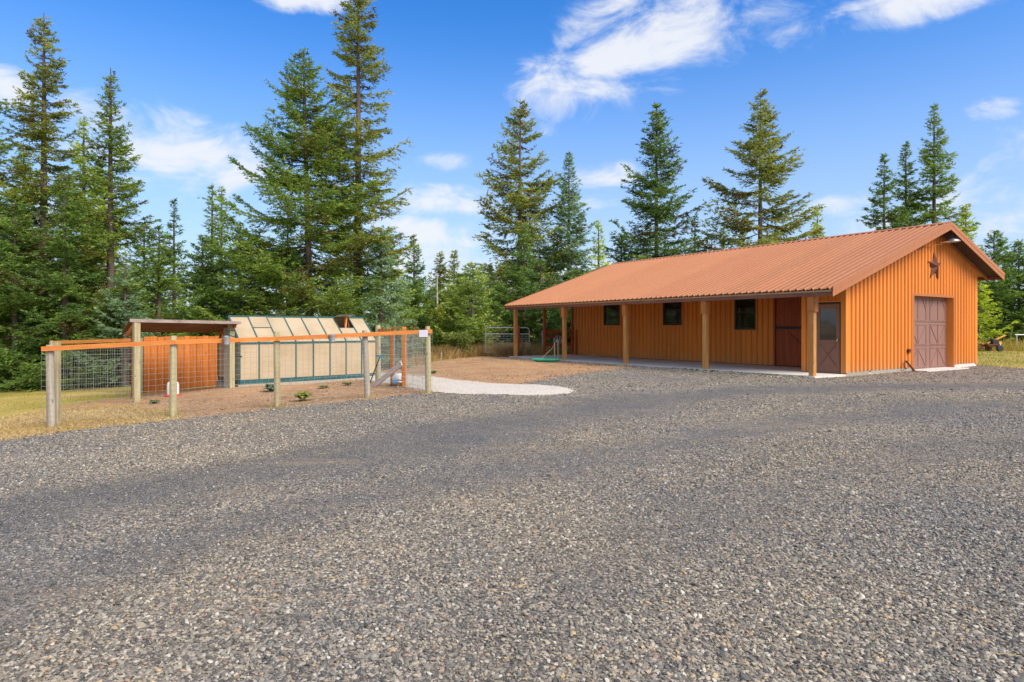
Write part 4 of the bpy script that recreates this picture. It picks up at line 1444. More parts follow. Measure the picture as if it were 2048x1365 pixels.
for i in range(nbd):
    f0, f1 = i / nbd, (i + .985) / nbd
    vs = [rpt(0, f0), rpt(1, f0), rpt(1, f1), rpt(0, f1)]
    vs += [p + Vector((0, 0, .028 + .004 * (i % 2))) for p in vs]
    MB().add(vs, [(3, 2, 1, 0), (4, 5, 6, 7), (0, 1, 5, 4), (2, 3, 7, 6), (0, 4, 7, 3), (1, 2, 6, 5)]).build('roof_board', MT['coop_roof'], sh)
o_ = Vector((0, -.02, .008))
MB().beam(rFL + o_, rFR + o_, .03, .075).build('edge_board', MT['roof_edge'], sh)
MB().beam(rpt(.045, .03) - Vector((0, 0, .06)), rpt(.045, .97) - Vector((0, 0, .06)), .05, .1).build('rafter', MT['bracket'], sh)
MB().beam(rpt(.955, .03) - Vector((0, 0, .06)), rpt(.955, .97) - Vector((0, 0, .06)), .05, .1).build('rafter', MT['red_wood'], sh)
# upright board screen behind the shelter
W0 = hit(288, 787); W1 = hit(453, 769)
bs_ = thing('board_screen', 'orange upright board screen behind the run shelter', 'board fence', W0)
nW = 13
zt_ = at(288, 674, W0.y).z
for i in range(nW):
    a = W0.lerp(W1, i / nW); b = W0.lerp(W1, (i + 1) / nW); b = a + (b - a) * .94
    nrm = Vector((-(b - a).y, (b - a).x, 0)).normalized() * .018
    off = nrm * .35 * (i % 2)
    lo = min(a.z, gz(a.x, a.y)) - .03; hi = zt_ + .01 * math.sin(i * 2.3)
    vs = [a + off, b + off, b + nrm + off, a + nrm + off]
    vs = [(p.x, p.y, lo) for p in vs] + [(p.x, p.y, hi) for p in vs]
    MB().add(vs, [(3, 2, 1, 0), (4, 5, 6, 7), (0, 1, 5, 4), (2, 3, 7, 6), (0, 4, 7, 3), (1, 2, 6, 5)]).build('upright_board', MT['coop_board'], bs_, W0)
wn_ = Vector((-(W1 - W0).y, (W1 - W0).x, 0)).normalized() * .05
for dz in (-.12, -1.0):
    MB().beam(Vector((W0.x, W0.y, zt_ + dz)) + wn_, Vector((W1.x, W1.y, zt_ + dz)) + wn_, .04, .09).build('cross_rail', MT['bracket'], bs_, W0)
for P_ in (W0, W1):
    q = P_ + wn_ * 2.2
    MB().beam((q.x, q.y, P_.z - .2), (q.x, q.y, zt_ - .03), .09, .09, up=(0, 1, 0)).build('post', MT['post_treated'], bs_, W0)
# narrow board and blue strap at the shelter's right post
MB().beam((cl_ + .02, .3, gz(CF1.x, CF1.y) - SZ - .05), (cl_ + .02, .3, zf1 - .1), .05, .14, up=(1, 0, 0)).build('side_board', MT['post_grey'], sh)
for k in range(3):
    MB().beam((cl_ + .13 + .12 * k, .45 + .16 * k, gz(CF1.x, CF1.y) - SZ - .05), (cl_ + .13 + .12 * k, .45 + .16 * k, zf1 - .25), .10, .03, up=(0, 1, 0)).build('side_board', MT['post_grey'], sh)
MB().tube([(cl_ - .08, -.075, zf1 - .18), (cl_ + .08, -.08, zf1 - .17), (cl_ + .09, .08, zf1 - .2), (cl_ + .05, -.08, zf1 - .34), (cl_ - .075, -.08, zf1 - .3), (cl_ - .085, .0, zf1 - .18)], .012, 6).build('strap', MT['teal'], sh)
MB().beam((cl_ - .09, .04, zf1 - .12), (cl_ - .09, .04, zf1 - .55), .008, .012).build('strap', MT['teal'], sh)
MB().tube([(cl_ - .10, .05, .24), (cl_ - .11, .03, .14), (cl_ - .08, .0, .10)], .03, 8).build('strap_bundle', MT['teal'], sh)

# rear fence of the run
p0 = at(100, 765, 19.6); p1 = at(285, 770, 18.2)
rf_ = thing('run_fence', 'wire fence with orange rail at the back of the chicken run under the firs', 'fence', (p0.x, p0.y, gz(p0.x, p0.y)))
RO = Vector(rf_.location)
z0, z1 = at(100, 685.5, p0.y).z, at(285, 680, p1.y).z
MB().beam((p0.x, p0.y, z0), (p1.x, p1.y, z1), .04, .095).build('rail', MT['rail_orange'], rf_, RO)
for s in (0.02, .98):
    q = p0.lerp(p1, s); round_post((q.x, q.y), z0 + .06, .06, MT['post_treated'], rf_, RO)
wire_mesh((p0.x, p0.y), (p1.x, p1.y), z0 - .02, z1 - .02, rf_, RO, .1, .1, .0032)
# shepherd's hook
hk = hit(68, 764)
kk = thing('garden_hook', 'thin black curled garden hook at the edge of the lawn', 'hook', hk)
pts = [(0, 0, -.05), (0, 0, .5)] + [(-.09 + .09 * math.cos(a), 0, .5 + .1 * math.sin(a)) for a in np.linspace(0.2, 3.6, 10)]
MB().tube(pts, .016, 6).build('stem', MT['dark_iron'], kk)

# ------------------------------------------------------------------ greenhouse
GA = at(479, 773.5, 16.87); GB = at(753, 757, 19.65); GB.z = GA.z
gdx = (GB - GA); gdx.z = 0; GL = gdx.length; gdx.normalize(); gny = Vector((-gdx.y, gdx.x, 0))
gh = thing('greenhouse', 'small gabled greenhouse with green frame and cloudy tan panels', 'greenhouse', (GA.x, GA.y, GA.z), math.atan2(gdx.y, gdx.x))
zB = GB.z - GA.z                           # the ground rises slightly along it
ze0 = at(481, 687, GA.y).z - GA.z; GW = 1.7
zr0 = at(467, 634, GA.y + GW / 2 * gny.y).z - GA.z
NPAN = 8
def ghp(u, y, z): return Vector((u, y, z))
base_z = .09
mb = MB(); mb.box(-.05, GL + .05, -.05, GW + .05, -.45, .045); mb.build('timber_base', MT['post_grey'], gh)
for y0 in (-.02, GW - .02):
    mb = MB(); mb.box(0, GL, y0, y0 + .04, .046, .17); mb.build('sill', MT['gh_green'], gh)
for u in (-.02, GL - .02):
    mb = MB(); mb.box(u, u + .04, .021, GW - .021, .046, .17); mb.build('sill', MT['gh_green'], gh)
rt = lambda y: ze0 + (zr0 - ze0) * (1 - abs(y - GW / 2) / (GW / 2))
pw = GL / NPAN
for side, yw in ((0, 0.0), (1, GW)):
    sgn = -1 if side == 0 else 1
    MB().beam((0, yw, ze0), (GL, yw, ze0), .045, .05).build('eave_bar', MT['gh_green'], gh)
    for i in range(NPAN + 1):
        u = i * pw
        MB().beam((u, yw + sgn * .005, .17), (u, yw + sgn * .005, ze0 - .026), .032 if 0 < i < NPAN else .045, .034, up=(0, 1, 0)).build('wall_bar', MT['gh_green'], gh)
        MB().beam((u, yw + sgn * .005, ze0 + .03), (u, GW / 2 + sgn * .012, zr0 + .004), .03 if 0 < i < NPAN else .045, .03).build('roof_bar', MT['gh_green'], gh)
    for i in range(NPAN):
        u0, u1 = i * pw + .012, (i + 1) * pw - .012
        mb = MB(); mb.box(u0, u1, yw - .004, yw + .004, .165, ze0 - .02); mb.build('wall_panel', MT['panel'], gh)
        vent = side == 0 and i in (1, 6)
        f1 = .56 if vent else 1.0
        def rp(u, f, dz=0.0):
            return Vector((u, yw + (GW / 2 - yw) * f, ze0 + .012 + (zr0 - ze0 - .012) * f + dz))
        a = [rp(u0, 0), rp(u1, 0), rp(u1, f1), rp(u0, f1)]
        nr = Vector((0, sgn * (zr0 - ze0), GW / 2)).normalized() * .008
        fs = [(3, 2, 1, 0), (4, 5, 6, 7), (0, 1, 5, 4), (2, 3, 7, 6), (0, 4, 7, 3), (1, 2, 6, 5)]
        MB().add(a + [p + nr for p in a], fs).build('roof_panel', MT['panel'], gh)
        if vent:
            MB().beam(rp(u0, f1), rp(u1, f1), .03, .03).build('vent_bar', MT['gh_green'], gh)
            top = rp(0, 1); low = rp(0, f1)
            ln = (low - top)
            if i == 6:
                ln = Vector((0, ln.y, ln.z)).normalized() * ln.length
                an = R(58)
                ln = Vector((0, ln.y * math.cos(an) + ln.z * math.sin(an) * 1, ln.z * math.cos(an) - ln.y * math.sin(an) * 1))
                ln = Vector((0, -abs(ln.length) * .98, .07))
            t0 = Vector((u0, top.y, top.z + .02)); t1 = Vector((u1, top.y, top.z + .02))
            a = [t0 + ln, t1 + ln, t1, t0]
            n2 = Vector((0, 0, .01))
            vp = MB().add(a + [p + n2 for p in a], fs).build('vent_panel', MT['panel'], gh)
            if i == 6:
                MB().beam(t0 + ln, t1 + ln, .025, .025).build('vent_frame', MT['gh_green'], vp)
                MB().beam(Vector((u0 + .21, rp(0, f1).y + .02, rp(0, f1).z - .05)), Vector((u0 + .29, top.y - .30, top.z + .1)), .045, .09, up=(0, 1, 0)).build('prop_board', MT['rail_orange'], vp)
                MB().beam(Vector((u1 - .16, rp(0, f1).y, rp(0, f1).z)), Vector((u1 - .04, top.y - .1, top.z)), .03, .05).build('prop_board', MT['coop_roof'], vp)
MB().beam((-.01, GW / 2, zr0 + .02), (GL + .01, GW / 2, zr0 + .02), .06, .045).build('ridge_bar', MT['gh_green'], gh)
for u in (0.0, GL):
    ys = [0, GW * .34, GW * .66, GW]
    for k, (ya, yb) in enumerate(zip(ys[:-1], ys[1:])):
        mid = (ya + yb) / 2
        pts = [(u, ya + .012, .165), (u, yb - .012, .165), (u, yb - .012, rt(yb) - .02)]
        if ya < GW / 2 < yb: pts.append((u, GW / 2, zr0 - .02))
        pts.append((u, ya + .012, rt(ya) - .02))
        n = len(pts)
        vs = [(p[0] - .004, p[1], p[2]) for p in pts] + [(p[0] + .004, p[1], p[2]) for p in pts]
        MB().add(vs, [tuple(range(n - 1, -1, -1)), tuple(range(n, 2 * n))] + [(i, (i + 1) % n, n + (i + 1) % n, n + i) for i in range(n)]).build('gable_panel', MT['panel'], gh)
        if k:
            MB().beam((u, ya, .165), (u, ya, rt(ya) - .02), .036, .036, up=(0, 1, 0)).build('gable_bar', MT['gh_green'], gh)
for a, b in (((.03, .015, ze0 - .06), (pw - .02, .015, .2)), ((GL - .03, .015, ze0 - .06), (GL - pw + .02, .015, .2))):
    MB().beam(a, b, .012, .012).build('wind_brace', MT['steel'], gh)
MB().tube([(-.1, -.02, ze0 - .35), (.05, -.02, ze0 - .35)], .02, 7).build('latch', MT['dark_iron'], gh)

# ------------------------------------------------------------------ gate and stakes behind the dirt
g0 = at(971, 707, 31.8); g0.z = gz(g0.x, g0.y)
GW_ = 2.2
fg = thing('tube_gate', 'galvanised tube gate with wire mesh in dry grass behind the porch post', 'gate', g0, R(-4))
ztop = at(971, 656, 31.8).z - g0.z; zb_ = at(971, 705, 31.8).z - g0.z; zm = at(971, 668.5, 31.8).z - g0.z
pts = [(0, 0, zb_), (0, 0, ztop - .14), (.04, 0, ztop - .04), (.14, 0, ztop), (GW_ - .14, 0, ztop), (GW_ - .04, 0, ztop - .04), (GW_, 0, ztop - .14), (GW_, 0, zb_), (0, 0, zb_)]
MB().tube(pts, .026, 8, caps=False).build('frame_tube', MT['steel'], fg)
MB().tube([(0, 0, zm), (GW_, 0, zm)], .024, 8).build('cross_tube', MT['steel'], fg)
mb = MB()
for k in range(1, 12): mb.tube([(GW_ * k / 12, 0, zb_), (GW_ * k / 12, 0, zm)], .007, 4, caps=False)
for k in range(1, 8): mb.tube([(0, 0, zb_ + (zm - zb_) * k / 8), (GW_, 0, zb_ + (zm - zb_) * k / 8)], .006, 4, caps=False)
mb.build('wire_grid', MT['steel'], fg)
gp_ = at(1036, 712, 31.6); gp_.z = gz(gp_.x, gp_.y)
q = thing('gate_post', 'dark brown timber post with diagonal brace holding the tube gate', 'post', gp_)
MB().beam((0, 0, -.1), (0, 0, at(1036, 652, 31.6).z - gp_.z), .16, .16, up=(0, 1, 0), bev=.01).build('post', MT['red_wood'], q)
MB().beam((.06, .1, .98), (.48, .35, .1), .06, .09).build('brace', MT['post_amber'], q)
for px, pb_, pt, mt, lab in ((882.5, 731, 704, 'steel', 'short pale metal stake in the dirt beyond the run gate'), (965, 722, 681, 'dark_iron', 'dark metal stake beside the tube gate'),
                        (1084, 713, 662, 'steel', 'tall pale metal stake beyond the porch slab')):
    b = hit(px, pb_)
    if px > 960:
        b = at(px, pb_, 33.0); b.z = gz(b.x, b.y)
    s_ = thing('stake', lab, 'stake', b)
    h = at(px, pt, b.y).z - b.z
    MB().beam((0, 0, -.1), (.01, 0, h), .035, .035, up=(0, 1, 0)).build('shaft', MT[mt], s_)
    MB().beam((-.03, 0, h - .06), (.05, 0, h - .06), .02, .02).build('clip', MT[mt], s_)

# ------------------------------------------------------------------ machine and fence far right
mc = at(1982, 703, 38.0); mc.z = gz(mc.x, mc.y)
im = thing('farm_implement', 'old red and yellow farm implement with raised drawbar in long grass', 'implement', mc, R(8))
MB().beam((-.25, 0, .5), (.95, 0, .98), .07, .08).build('drawbar', MT['yellow'], im)
mb = MB(); mb.box(-.5, .45, -.3, .3, .38, .46); mb.box(-.42, .4, -.25, .25, .30, .379); mb.build('deck', MT['rust'], im)
mb = MB(); mb.box(-.05, .4, -.2, .2, .461, .66); mb.box(.02, .3, -.12, .12, .66, .74); mb.build('gearbox', MT['black'], im)
mb = MB(); mb.box(.32, .5, -.22, .22, .47, .62); mb.build('guard', MT['yellow'], im)
for y_ in (-.38, .38):
    wv_ = MB().tube([(.2, y_ - .07, .2), (.2, y_ - .05, .2), (.2, y_ + .05, .2), (.2, y_ + .07, .2)], [.15, .2, .2, .15], 16).build('wheel', MT['black'], im)
MB().beam((.28, -.34, .0), (.28, -.34, .5), .05, .05, up=(0, 1, 0)).build('stand_leg', MT['white'], im)
MB().beam((-.5, 0, .45), (-1.0, .1, .62), .07, .07).build('tine_bar', MT['yellow'], im)
mb = MB()
for k in range(5): mb.tube([(-.55 - .1 * k, -.02, .5 + .03 * k), (-.62 - .1 * k, -.1, .3), (-.66 - .1 * k, -.1, .12)], .014, 5)
mb.build('tines', MT['rust'], im)
wp0 = at(2030, 670, 41.0)
fz = gz(wp0.x, wp0.y)
wg = thing('pipe_rail', 'white pipe rail on dark posts beyond the long grass', 'rail', (wp0.x, wp0.y, fz))
hh = wp0.z - fz
MB().tube([(0, 0, hh), (3.6, .3, hh)], .035, 8).build('rail', MT['white'], wg)
for k in range(4): MB().beam((.1 + 1.1 * k, .09 * k, -.1), (.1 + 1.1 * k, .09 * k, hh), .07, .07, up=(0, 1, 0)).build('post', MT['post_grey'], wg)
for px, pt, Y, mt, lab in ((1978, 671, 44.0, 'white', 'white marker post in the long grass behind the implement'), (2021, 667, 43.0, 'post_grey', 'grey timber post beside the white pipe rail')):
    b = at(px, 690, Y); b.z = gz(b.x, b.y)
    s_ = thing('field_post', lab, 'post', b)
    h = at(px, pt, Y).z - b.z
    MB().beam((0, 0, -.1), (0, 0, h), .10, .10, up=(0, 1, 0), bev=.015).build('shaft', MT[mt], s_)
    MB().beam((0, 0, h + .001), (0, 0, h + .04), .07, .07, up=(0, 1, 0)).build('cap', MT[mt], s_)
#PART4

# ------------------------------------------------------------------ trees
def nrmz(v):
    return v / np.maximum(np.linalg.norm(v, axis=-1, keepdims=True), 1e-9)
PALK = 1.9
PAL = {'fir': ((0.072, 0.123, 0.026), (0.196, 0.254, 0.049)), 'dark': ((0.052, 0.102, 0.029), (0.138, 0.203, 0.052)), 'lime': ((0.174, 0.232, 0.023), (0.348, 0.392, 0.036)),
       'blue': ((0.080, 0.138, 0.072), (0.196, 0.275, 0.152)), 'olive': ((0.102, 0.128, 0.026), (0.254, 0.268, 0.061)), 'pine': ((0.123, 0.174, 0.035), (0.261, 0.312, 0.065)),
       'gold': ((0.26, 0.29, 0.02), (0.50, 0.50, 0.035)), 'bright': ((0.062, 0.112, 0.026), (0.155, 0.225, 0.052))}
def conifer_data(seed, Ht, Rad, cb, Yd, pal, dens=1.0, droop=0.0, upturn=0.25, pw=0.8, sparse=0.0, brown=0.05, lean=0.0, bare=0.0):
    """Ht height, Rad crown radius, cb crown base (fraction), Yd viewing distance used for the size of a sprig"""
    rs = np.random.RandomState(seed)
    ls = np.clip(0.0048 * Yd, .08, .38); ws = ls * 0.40
    sparse = sparse * 1.0
    # trunk path
    nT = 14
    tz = np.linspace(0, Ht, nT)
    bend = np.cumsum(rs.normal(0, 0.012, nT)) * Ht * .02
    tx = lean * tz / Ht * Ht * .02 + bend; ty = np.cumsum(rs.normal(0, 0.012, nT)) * Ht * .02
    r0 = 0.0105 * Ht + .03
    tr = r0 * (1 - tz / Ht) ** 0.8 + .012
    tr[0] *= 1.3
    # branches
    hs = []
    h = cb * Ht
    while h < Ht * .985:
        rel = (h - cb * Ht) / (Ht * (1 - cb))
        hs.append(h)
        h += (0.28 + .015 * Ht) * (1 - .62 * rel) / dens * rs.uniform(.7, 1.3)
    hs = np.array(hs)
    nb = rs.randint(5, 8, len(hs))
    bh = np.repeat(hs, nb) + rs.uniform(-.12, .12, nb.sum())
    B = len(bh)
    rel = np.clip((bh - cb * Ht) / (Ht * (1 - cb)), 0, 1)
    pw = pw + .22
    prof = (1 - rel) ** pw * np.clip(.62 + rel * 3.5, 0, 1)
    BL = Rad * prof * rs.uniform(.6, 1.2, B) + .07
    longb = rs.rand(B) < .1
    BL = np.where(longb, BL * 1.12, BL)
    keep = rs.rand(B) > sparse * rs.uniform(.4, 1.2, B)
    bh, rel, BL = bh[keep], rel[keep], BL[keep]
    B = len(bh)
    az = rs.uniform(0, 2 * np.pi, B)
    pitch = .55 * rel ** 1.3 - .12 - droop * (1 - rel) + rs.normal(0, .10, B)
    bx = np.interp(bh, tz, tx); by = np.interp(bh, tz, ty)
    dirh = np.stack([np.cos(az), np.sin(az), np.zeros(B)], 1)
    side = np.stack([-np.sin(az), np.cos(az), np.zeros(B)], 1)
    start = np.stack([bx, by, bh], 1)
    curv = upturn * rs.uniform(.4, 1.4, B) - droop * .25
    swy = rs.normal(0, .10, B)
    def bpos(i, s):
        L = BL[i]
        z = np.sin(pitch[i]) * s - .16 * np.sin(np.pi * s) * (1 - rel[i]) + curv[i] * s * s * .6
        return start[i] + dirh[i] * (L * s * np.cos(pitch[i]))[:, None] + side[i] * (L * swy[i] * s * s)[:, None] + np.stack([0 * s, 0 * s, L * z], 1)
    # limbs: three sided tapered prisms
    nS = 4
    li = np.repeat(np.arange(B), nS + 1); s_ = np.tile(np.linspace(0, .92, nS + 1), B)
    P = bpos(li, s_).reshape(B, nS + 1, 3)
    lr = (.012 + .0085 * BL)[:, None] * (1 - np.linspace(0, .85, nS + 1))[None]
    ang = np.array([0, 2.1, 4.2])
    ring = P[:, :, None, :] + lr[:, :, None, None] * (side[:, None, None, :] * np.cos(ang)[None, None, :, None] + np.array([0, 0, 1.])[None, None, None] * np.sin(ang)[None, None, :, None])
    LV = ring.reshape(-1, 3)
    idx = np.arange(B * (nS + 1) * 3).reshape(B, nS + 1, 3)
    q = []
    for k in range(3):
        k2 = (k + 1) % 3
        q.append(np.stack([idx[:, :-1, k], idx[:, :-1, k2], idx[:, 1:, k2], idx[:, 1:, k]], -1).reshape(-1, 4))
    LT = np.concatenate(q)
    # twigs
    tsp = ls * .60
    ntw = np.maximum(3, (BL / tsp * 2).astype(int))
    ti = np.repeat(np.arange(B), ntw)
    K = len(ti)
    s = rs.uniform(.08 + bare, 1.0, K) ** .85
    sg = np.where(rs.rand(K) < .5, -1., 1.)
    tp = bpos(ti, s)
    e = .04
    fw = nrmz(bpos(ti, np.minimum(s + e, 1.05)) - bpos(ti, s - e))
    tl = np.minimum(BL[ti] * .42, .95 + .02 * Yd) * (1.05 - .72 * s) * rs.uniform(.5, 1.15, K) + ls * .5
    ang = rs.normal(.95, .22, K)
    td = nrmz(fw * np.cos(ang)[:, None] + side[ti] * (sg * np.sin(ang))[:, None] + np.stack([0 * s, 0 * s, rs.normal(-.10 - droop * .5, .16, K)], 1))
    # sprigs
    nsp = np.maximum(3, (tl / (ls * .28)).astype(int))
    si = np.repeat(np.arange(K), nsp)
    M = len(si)
    f = rs.uniform(0.0, 1.0, M)
    c = tp[si] + td[si] * (tl[si] * f)[:, None] + np.stack([0 * f, 0 * f, -.12 * tl[si] * f * f], 1) + rs.normal(0, ls * .10, (M, 3))
    sd2 = np.cross(td[si], np.array([0, 0, 1.]))
    sgn = np.where(rs.rand(M) < .5, -1., 1.)
    a2 = rs.normal(.62, .28, M)
    d = nrmz(td[si] * np.cos(a2)[:, None] + sd2 * (sgn * np.sin(a2))[:, None] + rs.normal(0, .24, (M, 3)) + np.array([0, 0, .04]))
    wv = nrmz(np.cross(d, nrmz(np.array([0, 0, 1.]) + rs.normal(0, .55, (M, 3)))))
    l = ls * rs.uniform(.55, 1.25, M); wd = ws * rs.uniform(.6, 1.25, M)
    V = np.stack([c - wv * (wd / 2)[:, None], c + wv * (wd / 2)[:, None], c + d * l[:, None]], 1)
    # colour: branch to branch and sprig to sprig
    lo, hi = np.array(PAL[pal][0]) * PALK, np.array(PAL[pal][1]) * PALK
    bm = rs.rand(B) * .75
    mixf = np.clip(bm[ti][si] + rs.normal(.12, .2, M), 0, 1)
    C = (lo + (hi - lo) * mixf[:, None]) * np.array([1.06, 1.08, 1.0])
    br = (rs.rand(B) < brown)[ti][si] & (rs.rand(M) < .6)
    br |= rs.rand(M) < brown * .5
    C[br] = np.array([.17, .095, .03]) * rs.uniform(.6, 1.2, br.sum())[:, None]
    return dict(trunk=(np.stack([tx, ty, tz], 1), tr), limbs=(LV, LT), V=V.astype(np.float32), C=np.repeat(C, 3, 0).astype(np.float32), tris=M)
TOTAL = [0]
def conifer_obj(name, label, cat, loc, group=None, rz=0.0, **kw):
    D = conifer_data(**kw)
    t = thing(name, label, cat, loc, rz, group)
    P, r_ = D['trunk']
    pts = [tuple(p) for p in P]; pts[0] = (pts[0][0], pts[0][1], -.4)
    MB().tube(pts, list(r_), 9).build('trunk', MT['bark'], t)
    tri_mesh('limbs', D['limbs'][0], MT['bark'], t, T=D['limbs'][1])
    tri_mesh('crown', D['V'], MT['needles'], t, col=D['C'])
    TOTAL[0] += D['tris'] + len(D['limbs'][1]) * 2
    return t
def dup(root, loc, rz, scale, label=None, group=None):
    r_ = root.copy(); COL.objects.link(r_)
    r_.location = loc; r_.rotation_euler = (0, 0, rz); r_.scale = scale
    if label: r_['label'] = label
    if group: r_['group'] = group
    for ch in list(root.children):
        c = ch.copy(); COL.objects.link(c); c.parent = r_
    return r_
def tree_px(px, Y, top, hw, seed, name, label, cat='tree', **kw):
    """trunk at photo x px and depth Y, crown top at photo y, half width hw in photo pixels"""
    x = (px - CX) / F * Y
    z = gz(x, Y)
    Ht = CAMH + (CY - top) / F * Y - z
    return conifer_obj(name, label, cat, (x, Y, z), seed=seed, Ht=Ht, Rad=hw / F * Y * 1.34, Yd=Y, **kw)
